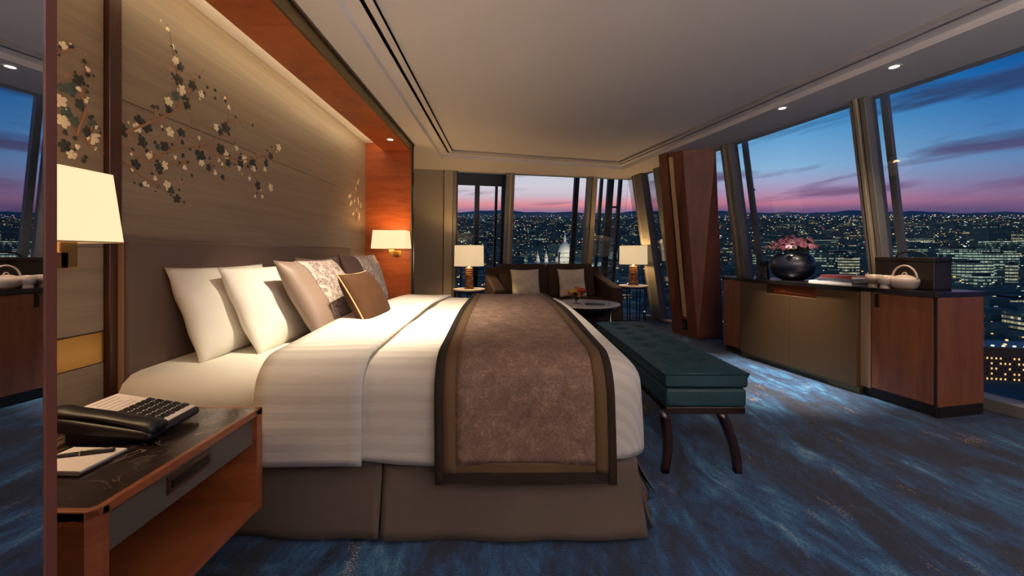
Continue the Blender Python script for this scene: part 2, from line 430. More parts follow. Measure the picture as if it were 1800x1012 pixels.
dots('lamp_warm', (255, 196, 120), 1.6); dots('lamp_white', (226, 240, 222), 1.5); dots('lamp_red', (255, 60, 70), 1.3)
dots('window_lit', (255, 206, 132), 1.1)
m, nt, b = principled('ground_city')
p = nt.add('ShaderNodeNewGeometry').outputs['Position']
nt.l.new(nt.mix(nt.mapr(nt.noise(p, .02, 5, .6), .35, .65), lin((52, 80, 82)), lin((74, 104, 108))), b.inputs['Base Color']); b.inputs['Roughness'].default_value = .95

for k in ('city_block', 'office_block', 'lamp_warm', 'lamp_white', 'lamp_red', 'window_lit', 'bulb', 'diffuser'): MAT[k].cycles.emission_sampling = 'NONE'
mat('trim_brown', (78, 42, 33), .45)
# ------------------------------------------------------------------ the room shell
TAN = .16                                         # lean of the glass facade
B0, BD, BN = Vector((-1.31, 6.0)), Vector((.976, .218)).normalized(), Vector((-.218, .976)).normalized()
R0, RD, RN = Vector((2.59, 4.81)), Vector((.2551, -.9669)).normalized(), Vector((.9669, .2551)).normalized()
def backp(s, z, o=0.):
    p = B0 + BD*s + BN*((ZC-z)*TAN + o); return (p.x, p.y, z)
def rightp(s, z, o=0.):
    p = R0 + RD*s + RN*((ZC-z)*TAN + o); return (p.x, p.y, z)
def par(fn, px, z=ZC, o=0., lo=-8., hi=6.):        # position along a facade whose top shows at picture column px
    g = lambda s: (lambda p: F*p[0]/p[1]+CX-px)(fn(s, z, o))
    a, b_ = lo, hi
    for _ in range(60):
        c_ = (a+b_)/2
        if (g(a) > 0) == (g(c_) > 0): a = c_
        else: b_ = c_
    return (a+b_)/2
def sb(px, o=0.): return par(backp, px, o=o, lo=-1., hi=6.)
def sr(px, o=0.): return par(rightp, px, o=o, lo=-2.2, hi=3.4)
def meet(z, o=0.):                                # inner corner of the two facades
    p = B0 + BN*((ZC-z)*TAN+o); q = R0 + RN*((ZC-z)*TAN+o)
    d = BD.x*(-RD.y) - BD.y*(-RD.x)
    r_ = q-p; s = (r_.x*(-RD.y) - r_.y*(-RD.x))/d
    return p+BD*s, s, (p+BD*s-q).dot(RD)
def leanbox(fn, s0, s1, o0, o1, z0, z1, mb=None):
    mb = mb or MB()
    return mb.hexa([fn(s0, z0, o0), fn(s1, z0, o0), fn(s1, z0, o1), fn(s0, z0, o1), fn(s0, z1, o0), fn(s1, z1, o0), fn(s1, z1, o1), fn(s0, z1, o1)])
SREAR = (4.81+2.0)/.9669                          # facade position at the rear wall
XL, YR, WX = -1.65, -2.0, -.376                   # left wall, rear wall, mirror plane
cf, scf_b, scf_r = meet(0., .06); cc, scc_b, scc_r = meet(ZC, .06)
bl = lambda z, o: Vector(backp((XL-B0.x)/BD.x, z, o)[:2])
rr = lambda z, o: Vector(rightp(SREAR, z, o)[:2])
fl = [(XL, YR), tuple(rr(0, .06)), tuple(cf), (XL, bl(0, .06).y)]
struct('floor', MB().prism(fl, -.1, 0), 'carpet', 'streaked blue hand-tufted carpet with pale drifts and gold flecks')

# ceiling with a raised centre
tray = [(-.88, YR+.3), (3.82, YR+.3), (2.74, 2.08), (1.79, 6.03), (-.88, 5.29)]
tray[1] = (2.74 + (2.08-YR-.3)*.2373, YR+.3)
def inset(poly, d):
    n = len(poly); out = []
    for i in range(n):
        p0, p1, p2 = (Vector(poly[(i+k) % n]) for k in (-1, 0, 1))
        e1 = (p1-p0).normalized(); e2 = (p2-p1).normalized()
        n1 = Vector((-e1.y, e1.x)); n2 = Vector((-e2.y, e2.x))
        k = 1 + n1.dot(n2); q = p1 + (n1+n2)*(d/k); out.append((q.x, q.y))
    return out
def ring(polyo, polyi, z0, z1, mb=None):          # flat or raised band between two loops of the same length
    mb = mb or MB(); n = len(polyo); i = len(mb.v)
    mb.v += [(p[0], p[1], z0) for p in polyo] + [(p[0], p[1], z1) for p in polyi]
    mb.f += [(i+k, i+n+k, i+n+(k+1) % n, i+(k+1) % n) for k in range(n)]
    return mb
def plate(outer, hole, z0, z1):                    # slab with a hole
    mb = MB(); pts = [Vector((*p, 0)) for p in outer] + [Vector((*p, 0)) for p in hole]; n = len(pts)
    tri = tessellate_polygon([pts[:len(outer)], pts[len(outer):]])
    mb.v = [(p.x, p.y, z0) for p in pts] + [(p.x, p.y, z1) for p in pts]
    mb.f = [tuple(t) for t in tri] + [tuple(q+n for q in reversed(t)) for t in tri]
    a, h = len(outer), len(hole)
    mb.f += [(k, (k+1) % a, n+(k+1) % a, n+k) for k in range(a)] + [(a+k, a+(k+1) % h, n+a+(k+1) % h, n+a+k) for k in range(h)]
    return mb
co = [(XL-.1, YR), tuple(rr(ZC, .12)), tuple(meet(ZC, .12)[0]), (XL-.1, bl(ZC, .12).y)]
struct('ceiling', plate(co, tray, ZC, ZC+.045), 'paint', 'smooth off-white ceiling with a raised stepped centre')
CE = bpy.data.objects['ceiling']
t1, t2, t3 = inset(tray, .10), inset(tray, .125), inset(tray, .17)
z1, z2 = ZC+.045, ZC+.062
obj('raised_border', plate(tray, t1, z1, z1+.02), 'paint', CE, world=True)
obj('air_slot', ring(t1, t2, z1+.03, z1+.03), 'slot_dark', CE, world=True, label='dark slot running around the raised ceiling')
mbs = ring(t1, t1, z1+.03, z1); ring(t2, t2, z1, z1+.03, mbs)
obj('slot_side', mbs, 'slot_dark', CE, world=True)
obj('inner_border', plate(t2, t3, z1, z1+.03), 'paint', CE, world=True)
mb = MB().prism(t3, z2+.012, z2+.1); ring(t3, t3, z1, z2+.012, mb); obj('centre_panel', mb, 'paint', CE, world=True)

# left wall of silk panels
WL = struct('wall_left', MB().box(XL-.1, XL, YR, 6.1, 0, ZC), 'wall_grey', 'silk panelled headboard wall with painted blossom branches')
seam = 1.76
def wpanel(name, y0, y1, z0, z1, m='wall_silk', x=XL+.01, label=None):
    return obj(name, MB().box(XL, x, y0, y1, z0, z1), m, WL, world=True, bevel=.002, seg=1, label=label)
wpanel('silk_panel', 1.658, 4.018, seam+.002, ZC); wpanel('silk_panel', 1.658, 4.018, .0, seam-.002)
wpanel('silk_panel', 4.024, 4.59, .0, ZC, x=XL+.003)
wpanel('silk_panel', .86, 1.602, 1.13+.002, ZC, x=XL+.008); wpanel('silk_panel', .86, 1.602, .79, 1.128, x=XL+.008); wpanel('silk_panel', .86, 1.602, 0, .66, x=XL+.008)
wpanel('brass_band', .86, 1.602, .663, .787, 'brass', XL+.011, 'brushed brass band across the wall panel')
wpanel('wood_post', 1.604, 1.656, 0, ZC, 'wood_dark', XL+.03, 'dark wood upright beside the headboard')
# rear wall and the wall left of the back windows
struct('wall_rear', MB().box(XL-.1, rr(0, .3).x, YR-.1, YR, 0, ZC), 'paint', 'plain wall behind the viewer')
s782 = sb(781)
sL = (XL-B0.x)/BD.x - .1
struct('wall_back', leanbox(backp, sL, s782, 0, .12, 0, ZC), 'wall_grey', 'narrow grey wall between the alcove and the back window')

# ------------------------------------------------------------------ windows
def window(n, label):
    return thing('window_%d' % n, label, None, kind='structure')
OI = -.05                                         # frames stand this far into the room
def pane(wn, fn, s0, s1): return obj('pane', leanbox(fn, s0, s1, .03, .042, .02, ZC), 'glass', wn, world=True)
def bar(wn, fn, s0, s1, o0, o1, m, name='mullion', z0=0., z1=ZC, bev=.004): return obj(name, leanbox(fn, s0, s1, o0, o1, z0, z1), m, wn, world=True, bevel=bev, seg=1)
def fin(wn, fn, sol, px, wpx, m='frame_dark', o=.34, dpt=.07):
    a, b_ = sol(px-wpx/2, o), sol(px+wpx/2, o)
    return bar(wn, fn, min(a, b_), max(a, b_), o, o+dpt, m, 'outer_fin', z0=-.4, z1=ZC+.2)
w1 = window(1, 'back window bay at the left with a dark outer frame')
bar(w1, backp, s782, sb(796), -.03, .08, 'frame_cream', 'jamb'); bar(w1, backp, sb(797), sb(803), -.01, .08, 'frame_grey', 'jamb')
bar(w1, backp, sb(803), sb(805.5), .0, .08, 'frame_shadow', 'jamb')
pane(w1, backp, sb(805.5), sb(892))
a, b_ = sb(800, .34), sb(890, .34)
bar(w1, backp, a, b_, .34, .42, 'frame_dark', 'outer_transom', z0=2.26, z1=ZC+.2)
fin(w1, backp, sb, 840, 8); fin(w1, backp, sb, 874, 4); fin(w1, backp, sb, 887, 7, o=.2)
bar(w1, backp, sb(891), sb(896), -.03, .08, 'frame_grey'); bar(w1, backp, sb(896), sb(899.5), -.05, .08, 'frame_cream'); bar(w1, backp, sb(899.5), sb(905), -.02, .08, 'frame_grey')
w2 = window(2, 'wide back window over the brown sofa')
pane(w2, backp, sb(905), sb(1034)); fin(w2, backp, sb, 1015, 8)
bar(w2, backp, sb(1034), sb(1041), -.03, .08, 'frame_grey'); bar(w2, backp, sb(1041), sb(1049), -.05, .08, 'frame_cream')
w3 = window(3, 'back corner window behind the right table lamp')
pane(w3, backp, sb(1049), meet(ZC, .03)[1]+.02); fin(w3, backp, sb, 1059, 4); fin(w3, backp, sb, 1075, 10); fin(w3, backp, sb, 1092, 5)
for zz in (1.95, 1.25, .75):
    a, b_ = sb(1075, .36), sb(1092, .36); obj('outer_rung', leanbox(backp, a, b_, .35, .39, zz, zz+.03), 'frame_dark', w3, world=True)
rail = thing('guard_rail', 'thin dark guard wires running outside the back windows', 'guard rail', backp(1.5, 0, .3))
for zz in (1.12, 1.045, .965):
    obj('wire', MB().tube([backp(sb(808), zz, .27), backp(meet(ZC)[1]+.1, zz, .27)], .004, 6), 'frame_grey', rail, world=True)
for s_ in (sb(815), sb(1000), sb(1085)):
    obj('stanchion', leanbox(backp, s_, s_+.02, .26, .28, 0, 1.14), 'frame_dark', rail, world=True)
# the right-hand facade: positions grow towards the viewer
sc_ = meet(ZC, .03)[2]
w4 = window(4, 'narrow side window between the room corner and the wood column')
pane(w4, rightp, sc_, sr(1262))
bar(w4, rightp, sr(1114), sr(1131), -.05, .08, 'frame_grey'); bar(w4, rightp, sr(1152), sr(1162), -.05, .08, 'frame_grey')
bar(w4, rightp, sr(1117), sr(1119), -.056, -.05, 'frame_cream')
w5 = window(5, 'side window over the navy vase')
pane(w5, rightp, sr(1262), sr(1502))
a0, a1 = sr(1272), sr(1287)
def mull(wn, a, b_):
    d = b_-a
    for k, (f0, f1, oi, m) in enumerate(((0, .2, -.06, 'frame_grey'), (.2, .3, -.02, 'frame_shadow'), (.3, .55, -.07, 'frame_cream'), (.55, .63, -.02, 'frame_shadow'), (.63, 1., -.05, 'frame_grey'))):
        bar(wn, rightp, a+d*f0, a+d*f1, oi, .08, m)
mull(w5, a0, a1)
f5 = fin(w5, rightp, sr, 1308, 9, 'fin_grey', .22, .03)
for zz in (1.86, 1.1): obj('fin_bracket', leanbox(rightp, a1, sr(1309, .22), .2, .25, zz, zz+.025), 'fin_grey', w5, world=True)
w6 = window(6, 'large side window behind the black box and teapot')
a0, a1 = sr(1500), sr(1527)
pane(w6, rightp, sr(1502), SREAR)
mull(w6, a0, a1)
fin(w6, rightp, sr, 1553, 13, 'fin_grey', .2, .04)
for zz in (1.9, 1.0): obj('fin_bracket', leanbox(rightp, a1, sr(1555, .2), .18, .23, zz, zz+.025), 'fin_grey', w6, world=True)
sN = sr(1544)+2.6
mull(w6, sN, sN+.3)
obj('sill', leanbox(rightp, sr(1270), SREAR, -.12, .06, 0, .085), 'frame_grey', w6, world=True, bevel=.006)
obj('sill', leanbox(rightp, sc_, sr(1150), -.05, .06, 0, .05), 'frame_grey', w4, world=True, bevel=.006)
obj('sill', leanbox(backp, s782, meet(ZC)[1], -.05, .06, 0, .05), 'frame_grey', w2, world=True, bevel=.006)

# ------------------------------------------------------------------ alcove of red wood around the bed head
NY0, NY1, NX = .80, 4.59, -1.118
al = thing('alcove_surround', 'red wood alcove framing the bed head, with bronze edge', 'alcove', (-1.38, 2.7, 0))
for k in range(6):
    y0 = NY0 + (NY1-NY0)*k/6; y1 = NY0 + (NY1-NY0)*(k+1)/6
    obj('soffit_plank', MB().box(-1.43, NX, y0+.0006, y1-.0006, 2.304, 2.34), 'wood_soffit', al, world=True, bevel=.0015, seg=1)
obj('end_panel', MB().box(XL, NX, NY1, NY1+.07, 0, ZC), 'wood_red', al, world=True)
obj('end_panel', MB().box(XL, NX, NY0-.07, NY0, 0, ZC), 'wood_red', al, world=True)
obj('fascia', MB().box(NX, NX+.014, NY0-.07, NY1+.02, 2.304, ZC-.018), 'bronze', al, world=True, label='brushed bronze edge strip')
obj('upright_strip', MB().box(NX, NX+.012, NY1, NY1+.03, 0, ZC-.018), 'bronze', al, world=True)
obj('outer_moulding', MB().box(NX, NX+.03, NY0-.07, NY1+.07, ZC-.018, ZC), 'wood_dark', al, world=True)
obj('outer_moulding', MB().box(NX-.002, NX+.022, NY1+.03, NY1+.07, 0, ZC-.018), 'wood_black', al, world=True)
cv_ = obj('cove_light', MB().box(-1.432, -1.428, NY0+.05, NY1-.06, 2.345, 2.385), None, None, 'warm light strip hidden above the alcove soffit', 'light strip')
glow('cove_led', (255, 226, 176), 10.0); cv_.data.materials.append(MAT['cove_led'])

# ------------------------------------------------------------------ blossoms painted in relief on the silk
XW = XL + .011
def wallpt(px, py, x=XW):
    Y = x*F/(px-CX); return (x, Y, EYE-(py-CY)*Y/F)
def zpt(zx, zy): return wallpt(zx*.4545, zy*.4545)
def flower_mesh(name, petals=5, m='blossom_cream'):
    mb = MB(); n = 30
    ctr = len(mb.v); mb.v.append((.0035, 0, 0))
    rim = []
    for k in range(n):
        a = 2*math.pi*k/n; r = .62+.38*abs(math.cos(petals*a/2))**.6
        mb.v.append((.0022, .55*r*math.cos(a), .55*r*math.sin(a))); 
    for k in range(n):
        a = 2*math.pi*k/n; r = .62+.38*abs(math.cos(petals*a/2))**.6
        mb.v.append((0, r*math.cos(a), r*math.sin(a)))
    for k in range(n):
        mb.f.append((ctr, ctr+1+k, ctr+1+(k+1) % n)); mb.f.append((ctr+1+k, ctr+1+n+k, ctr+1+n+(k+1) % n, ctr+1+(k+1) % n))
    me = mb.mesh(name); me.materials.append(MAT[m])
    return me
BM_ = {k: flower_mesh('blossom', 5, m) for k, m in (('c', 'blossom_cream'), ('d', 'blossom_dark'), ('t', 'blossom_teal'), ('p', 'blossom_taupe'))}
BUD = {k: flower_mesh('bud', 3, m) for k, m in (('c', 'blossom_cream'), ('d', 'blossom_dark'), ('p', 'blossom_taupe'))}
CEN = flower_mesh('flower_centre', 8, 'blossom_taupe')
flw = '''c245,178,15 c232,390,22 c245,468,22 c360,535,20 c278,598,16 c340,268,9 c305,343,9 c333,390,8 c300,567,9 d278,180,9 d225,208,8 d327,237,8 d306,312,21 d340,290,8
t272,345,22 t240,340,16 d312,405,19 t258,435,19 t290,470,18 d350,455,9 d340,510,18 t360,480,15 d250,563,21 d215,515,7 d253,512,9 d325,622,8 p262,292,11
d697,258,16 d690,308,20 d745,330,18 t682,373,18 d718,385,16 d725,410,15 d655,425,15 d592,412,8 d608,415,8 d540,468,20 d568,492,20 d475,503,22 d552,550,18 d702,513,16 d640,570,20 t612,568,12
d525,635,18 d613,635,16 d617,657,14 d660,738,16 d685,768,16 d512,580,8 d568,583,7 d706,550,8 d735,575,7 d874,495,20 d852,508,15 d855,578,20 d778,605,20 d765,592,12 d808,648,13 d883,630,13
d930,625,18 d978,628,17 d1030,630,13 d998,717,15 d1047,602,13 d862,685,9 d545,715,8 d612,720,7 d790,362,8
c680,235,15 c648,113,8 c668,180,8 p655,270,13 c702,347,18 c653,393,16 c780,365,13 c532,492,18 c658,510,16 c578,602,13 c637,640,15 c648,715,15 p678,710,13 c600,690,8 c715,648,9 c678,608,7
c838,493,13 c885,415,8 c870,380,7 c770,533,7 c875,598,14 c780,628,13 c915,572,9 c945,615,13 c980,652,13 c1025,655,9 c1047,725,13 c1078,570,13 c1015,760,7 c560,710,9 c925,650,9 c845,617,8 c833,668,9 c965,690,8
p750,300,12 p730,430,11 p630,465,10 p505,530,11 p910,480,12 p935,470,9 p1000,600,12 p880,660,10 p700,700,9 p590,650,9'''.split()
def relief(me, zx, zy, rz_, rot, name, ctr=None):
    p = zpt(zx, zy); d = F/p[1]; r = rz_*.4545/d
    o = bpy.data.objects.new(name, me); COL.objects.link(o); o.parent = WL
    o.location = Vector(p) - WL.location; o.rotation_euler = (rot, 0, 0); o.scale = (1, r*1.3, r*1.15)
    return o
rnd = random.Random(4)
for fdesc in flw:
    k = fdesc[0]; zx, zy, r_ = (float(q) for q in fdesc[1:].split(','))
    if r_ < 9.5: relief(BUD.get(k, BUD['d']), zx, zy, r_, rnd.random()*6, 'bud')
    else:
        relief(BM_[k], zx, zy, r_, rnd.random()*6, 'blossom')
for k in range(110):                               # loose small petals around the sprays
    fd = rnd.choice(flw); zx, zy, r_ = (float(q) for q in fd[1:].split(','))
    zx += rnd.gauss(0, 24); zy += rnd.gauss(0, 24)
    if 415 < zx < 446 or zx < 212: continue
    relief(BUD[rnd.choice('dddpc')], zx, zy, rnd.uniform(3, 6.5), rnd.random()*6, 'bud')
brs = [[(445, 595), (500, 640), (545, 680), (600, 710), (650, 745), (700, 775), (735, 780)], [(445, 548), (510, 585), (545, 620), (575, 620), (640, 590), (700, 575), (770, 565), (850, 530), (885, 470), (875, 360)],
       [(640, 590), (690, 545), (740, 480), (745, 430)], [(480, 510), (560, 480), (620, 460), (690, 420), (740, 345), (790, 270)], [(690, 420), (690, 300), (668, 180), (648, 95)],
       [(770, 565), (850, 600), (930, 620), (1000, 610), (1060, 590), (1092, 530)], [(850, 600), (815, 655), (880, 690)], [(970, 640), (1000, 720), (1030, 765)], [(600, 460), (607, 380)], [(690, 640), (740, 610)],
       [(400, 592), (340, 555), (300, 520), (215, 430)], [(300, 520), (330, 430), (310, 320), (345, 240)], [(215, 205), (300, 185)], [(340, 555), (360, 480), (350, 440)], [(575, 620), (640, 640), (720, 620)], [(885, 470), (950, 465)]]
for br in brs:
    pts = [Vector(zpt(*q)) for q in br]; n = len(pts)
    sm = []
    for i in range(n-1):
        for t in range(3): sm.append(pts[i].lerp(pts[i+1], t/3) + Vector((0, rnd.uniform(-.004, .004), rnd.uniform(-.004, .004))))
    sm.append(pts[-1])
    w0 = .0085 if n > 4 else .005
    mb = MB().tube([(XW-.001, p.y, p.z) for p in sm], [max(.0018, w0*(1-.8*i/len(sm))) for i in range(len(sm))], 6)
    obj('painted_branch', mb, 'branch', WL, world=True)
    for i in range(3, len(sm)-1, 2):                       # buds along the twigs
        if rnd.random() < .55:
            p = sm[i]; q = Vector((XW, p.y+rnd.uniform(-.05, .05), p.z+rnd.uniform(-.05, .05)))
            o = bpy.data.objects.new('bud', BUD[rnd.choice('ddpc')]); COL.objects.link(o); o.parent = WL
            r_ = rnd.uniform(.006, .012); o.location = q-WL.location; o.scale = (1, r_, r_); o.rotation_euler = (rnd.random()*6, 0, 0)
for k, (zx, zy) in enumerate([(358, 740), (360, 770), (352, 800), (365, 815), (345, 850), (360, 850), (380, 850), (330, 860), (355, 890), (375, 890), (340, 905), (365, 915), (350, 930), (325, 830), (372, 870), (362, 830)]):
    p = wallpt(480+zx*.415, zy*.415, XL+.004)
    o = bpy.data.objects.new('blossom', BM_['c' if k % 3 else 'p']); COL.objects.link(o); o.parent = WL
    r_ = .022 if k % 2 else .015; o.location = Vector(p)-WL.location; o.scale = (1, r_*2.2, r_); o.rotation_euler = (k, 0, 0)
p0, p1, p2 = (Vector(wallpt(480+zx*.415, zy*.415, XL+.004)) for zx, zy in ((352, 940), (358, 850), (358, 720)))
obj('painted_branch', MB().tube([p0, p1, p2], [.005, .003, .0015], 6), 'branch', WL, world=True)

# ------------------------------------------------------------------ mirrored wardrobe close by on the left
wd = thing('mirrored_wardrobe', 'tall mirrored wardrobe with a thin red-brown edge beside the nightstand', 'wardrobe', ((XL+WX)/2, -.8, 0))
obj('body', MB().box(XL+.001, WX-.004, YR+.01, .3265, .0, ZC-.001), 'wood_dark', wd, world=True)
obj('mirror', MB().box(WX-.004, WX, YR+.05, .3195, .05, ZC-.03), 'mirror', wd, world=True, label='clear mirror panel')
obj('edge_trim', MB().box(WX-.004, WX+.0012, .3195, .3275, .0, ZC-.001), 'trim_brown', wd, world=True)

# ------------------------------------------------------------------ leaning wood-clad column
fb = [Vector(q) for q in ((2.36, 5.58), (2.47, 5.06), (2.86, 5.17), (2.70, 5.64))]
ft = [Vector(q) for q in ((1.99, 5.14), (2.209, 4.917), (2.575, 4.82), (2.37, 5.08))]
colm = thing('wood_column', 'leaning wood-clad column with a pale inset strip', 'column', (2.6, 5.35, 0))
obj('cladding', MB().hexa([(*p, 0) for p in fb] + [(*p, ZC-.001) for p in ft]), 'wood_column', colm, world=True, bevel=.004, seg=1)
def cpt(f, z, o):                                  # point on the column's left face
    a = fb[0].lerp(ft[0], z/ZC); b_ = fb[1].lerp(ft[1], z/ZC); p = a.lerp(b_, f); e = (b_-a).normalized(); n_ = Vector((e.y, -e.x))
    if n_.x > 0: n_ = -n_
    p = p+n_*o; return (p.x, p.y, z)
def cstrip(f0t, f1t, f0b, f1b, zt, zb, o):
    return MB().hexa([cpt(f0b, zb, -.01), cpt(f1b, zb, -.01), cpt(f1b, zb, o), cpt(f0b, zb, o), cpt(f0t, zt, -.01), cpt(f1t, zt, -.01), cpt(f1t, zt, o), cpt(f0t, zt, o)])
obj('pale_strip', cstrip(.42, .58, .5, .62, ZC-.06, .27, .004), 'strip_cream', colm, world=True, label='pale inset strip')
obj('shadow_gap', cstrip(.36, .42, .45, .5, ZC-.01, .25, .002), 'slot_dark', colm, world=True)
so = obj('socket_plate', cstrip(.48, .64, .48, .64, .23, .09, .008), 'metal_dark', colm, world=True); obj('socket', cstrip(.52, .6, .52, .6, .18, .13, .012), 'chrome', so, world=True)

# ------------------------------------------------------------------ ceiling spots
def downlight(x, y, z, label, power, spot=95, tilt=(0, 0, 0), col=(255, 226, 190), blend=.9):
    t = thing('downlight', label, 'downlight', (x, y, z), group='recessed downlights')
    obj('trim_ring', MB().lathe([(.026, -.001), (.042, -.001), (.042, -.006), (.03, -.004), (.026, -.001)], 24, cap=False), 'paint', t)
    obj('lens', MB().lathe([(.027, -.0015), (.02, -.004), (.001, -.005)], 20), 'bulb', t)
    light('downlight_beam', 'SPOT', (0, 0, -.02), power, col, tilt, .03, spot, blend, parent=t)
    return t
downlight(-1.215, 4.11, 2.304, 'small round downlight in the red wood alcove soffit', 14, 80)
downlight(2.46, 3.50, ZC, 'round ceiling downlight over the vase on the cabinet', 1300, 44, (0, R(5), 0), col=(255, 240, 220))
downlight(2.695, 2.727, ZC, 'round ceiling downlight over the teapot on the cabinet', 85, 100, (0, R(-4), 0))

def added_fixture(x, y, label):  # housings added for the unseen fill lights over bed and rear wall
    t = thing('downlight', label, 'downlight', (x, y, ZC+.0735), group='recessed downlights')
    obj('trim_ring', MB().lathe([(.03, -.001), (.046, -.001), (.046, -.006), (.034, -.004), (.03, -.001)], 24, cap=False), 'paint', t)
    obj('lens', MB().lathe([(.03, -.0015), (.02, -.004), (.001, -.005)], 20), 'bulb', t)
added_fixture(-.40, 1.80, 'added ceiling downlight out of view above the near pillows'); added_fixture(-.10, 1.90, 'added ceiling downlight out of view above the middle of the bed')
for k, x_ in enumerate((.2, 1.3, 2.4, 3.5)): added_fixture(x_, -1.3, ('first', 'second', 'third', 'fourth')[k]+' added wall-washing ceiling spot out of view along the rear wall')
# ------------------------------------------------------------------ headboard and bed
HBX = -1.58
hb = thing('headboard', 'taupe leather headboard mounted on the silk wall', 'headboard', (HBX-.03, 2.815, .45))
obj('padded_panel', MB().box(XL+.012, HBX, 1.642, 3.99, .45, 1.165), 'leather_headboard', hb, world=True, bevel=.018, seg=4)
obj('side_edge', MB().box(XL+.012, HBX-.02, 1.637, 1.6425, .455, 1.16), 'tan_wood', hb, world=True)
obj('base_batten', MB().box(XL+.012, HBX-.015, 1.66, 3.97, .0, .45), 'wood_black', hb, world=True)

Y0, Y1, XF = 1.51, 3.97, .565            # outer faces of the hanging duvet; its foot end
RD_ = .115                               # rounding at the bed edge
ZT = .668; CROWN = .036; YC = (Y0+Y1)/2
def crown(y): return CROWN*max(0, 1-((y-YC)/((Y1-Y0)/2-RD_))**2)
bed = thing('bed', 'king bed with white sheet and taupe pleated skirt', 'bed', (-.5, YC, 0))
obj('base', MB().box(HBX+.01, .46, Y0+.09, Y1-.09, .05, .36), 'skirt', bed, world=True)
for x_ in (-1.4, .35):
    for y_ in (1.72, 3.76): obj('leg', MB().lathe([(.03, 0), (.035, .05)], 12, (x_, y_, 0)), 'wood_black', bed, world=True)
def mpt(u, v):                           # fitted sheet over the mattress, section along y with round shoulders
    y0, y1, zb, r = 1.585, 3.88, .34, .10
    L = [zb, .60-r]; per = (L[1]-L[0]); q = math.pi/2*r; top = (y1-y0-2*r); tot = 2*per+2*q+top; s = v*tot
    x = HBX+.006 + u*(.5-HBX)
    if s < per: p = (y0, zb+s)
    elif s < per+q: a = (s-per)/r; p = (y0+r-r*math.cos(a), .60-r+r*math.sin(a))
    elif s < per+q+top: y = y0+r+(s-per-q); p = (y, .60+.012*math.sin(math.pi*(s-per-q)/top))
    elif s < per+2*q+top: a = (s-per-q-top)/r; p = (y1-r+r*math.sin(a), .60-r+r*math.cos(a))
    else: p = (y1, .60-r-(s-per-2*q-top))
    wv = .003*math.sin(x*9+p[0]*2)
    return (x, p[0], p[1]+wv)
mo = obj('mattress', MB().grid(mpt, 24, 60), 'sheet', bed, world=True, smooth=True, weld=False)

# pleated skirt: each run between pleats is a panel
def skirt(p0, p1, nrm, flare0, flare1, seed, hem=.012, dip=0., spread=0.):
    p0, p1, nrm = Vector(p0), Vector(p1), Vector(nrm)
    def fn(u, v):
        p = p0.lerp(p1, u); e = 1-v
        f = flare0 + (flare1-flare0)*u + .010*math.sin(u*7+seed) + .006*math.sin(u*17+seed*2)
        q = p + nrm*(f*e**1.3) + (p1-p0).normalized()*(spread*e*u); h = hem + .012*(.5+.5*math.sin(u*6.3+seed+dip))
        return (q.x, q.y, h+(.305-h)*v)
    return obj('skirt_panel', MB().grid(fn, 40, 10), 'skirt', bed, world=True, smooth=True, weld=False, solid=.006)
ys = Y0+.035
skirt((HBX+.02, ys), (-.487, ys), (0, -1), .03, .05, 1.0); skirt((-.479, ys-.008), (.512, ys-.002), (0, -1), .05, .055, 3.2, spread=.03)
skirt((.505, ys+.004), (.53, ys+.26), (1, 0), .06, .12, .4); skirt((.535, ys+.22), (.53, Y1-.1), (1, 0), .13, .04, 1.7)
skirt((.535, Y1-.045), (HBX+.02, Y1-.045), (0, 1), .04, .03, 2.)

# duvet: lies on the mattress and hangs down three sides
def prof(d):                              # d = distance along the cloth beyond the bed's edge line: (outward, drop)
    q = math.pi/2*RD_
    if d <= 0: return (0, 0)
    if d < q: a = d/RD_; return (RD_*math.sin(a), RD_*(1-math.cos(a)))
    return (RD_+.01*math.sin((d-q)*6), RD_+d-q)
HEM = .312
DROP = ZT-HEM-RD_+math.pi/2*RD_
def duvet():
    mb = MB(); mb.uv = []
    xa, xb, ya, yb, rc = -.93, XF-RD_, Y0+RD_, Y1-RD_, .07
    path = []
    for k in range(41): path.append((xa+(xb-rc-xa)*k/40, ya, 0, -1))
    for k in range(1, 8): a = -math.pi/2+math.pi/2*k/8; path.append((xb-rc+rc*math.cos(a), ya+rc+rc*math.sin(a), math.cos(a), math.sin(a)))
    for k in range(41): path.append((xb, ya+rc+(yb-ya-2*rc)*k/40, 1, 0))
    for k in range(1, 8): a = math.pi/2*k/8; path.append((xb-rc+rc*math.cos(a), yb-rc+rc*math.sin(a), math.cos(a), math.sin(a)))
    for k in range(41): path.append((xb-rc-(xb-rc-xa)*k/40, yb, 0, 1))
    half = (yb-ya)/2
    rows = []
    ND, NTP = 16, 14
    for j in range(ND, -1, -1):
        d = DROP*j/ND; h, dr = prof(d); row = []
        for i, (x, y, nx, ny) in enumerate(path):
            wob = .010*math.sin(i*.55+1)*max(0, (d-.2))+.006*math.sin(i*1.7)*max(0, d-.2)
            row.append(((x+nx*(h+wob), y+ny*(h+wob), ZT-dr+crown(y)*(1 if d < .01 else .0 if dr > .05 else 1-dr/.05)+(.02*math.sin(i*.21+.5)*(d/DROP)**3)), (x+nx*d, y+ny*d)))
        rows.append(row)
    for j in range(1, NTP+1):
        t = j/NTP; row = []
        for (x, y, nx, ny) in path:
            qx, qy = min(x, xb-half), YC
            X_, Y_ = x+(qx-x)*t, y+(qy-y)*t
            puff = .006*math.sin(X_*7+Y_*3)+.004*math.sin(Y_*11-X_*5)
            row.append(((X_, Y_, ZT+crown(Y_)+puff), (X_, Y_)))
        rows.append(row)
    n = len(path)
    for row in rows:
        for p, u in row: mb.v.append(p); mb.uv.append(u)
    for j in range(len(rows)-1):
        for i in range(n-1): a = j*n+i; mb.f.append((a, a+1, a+n+1, a+n))
    return mb
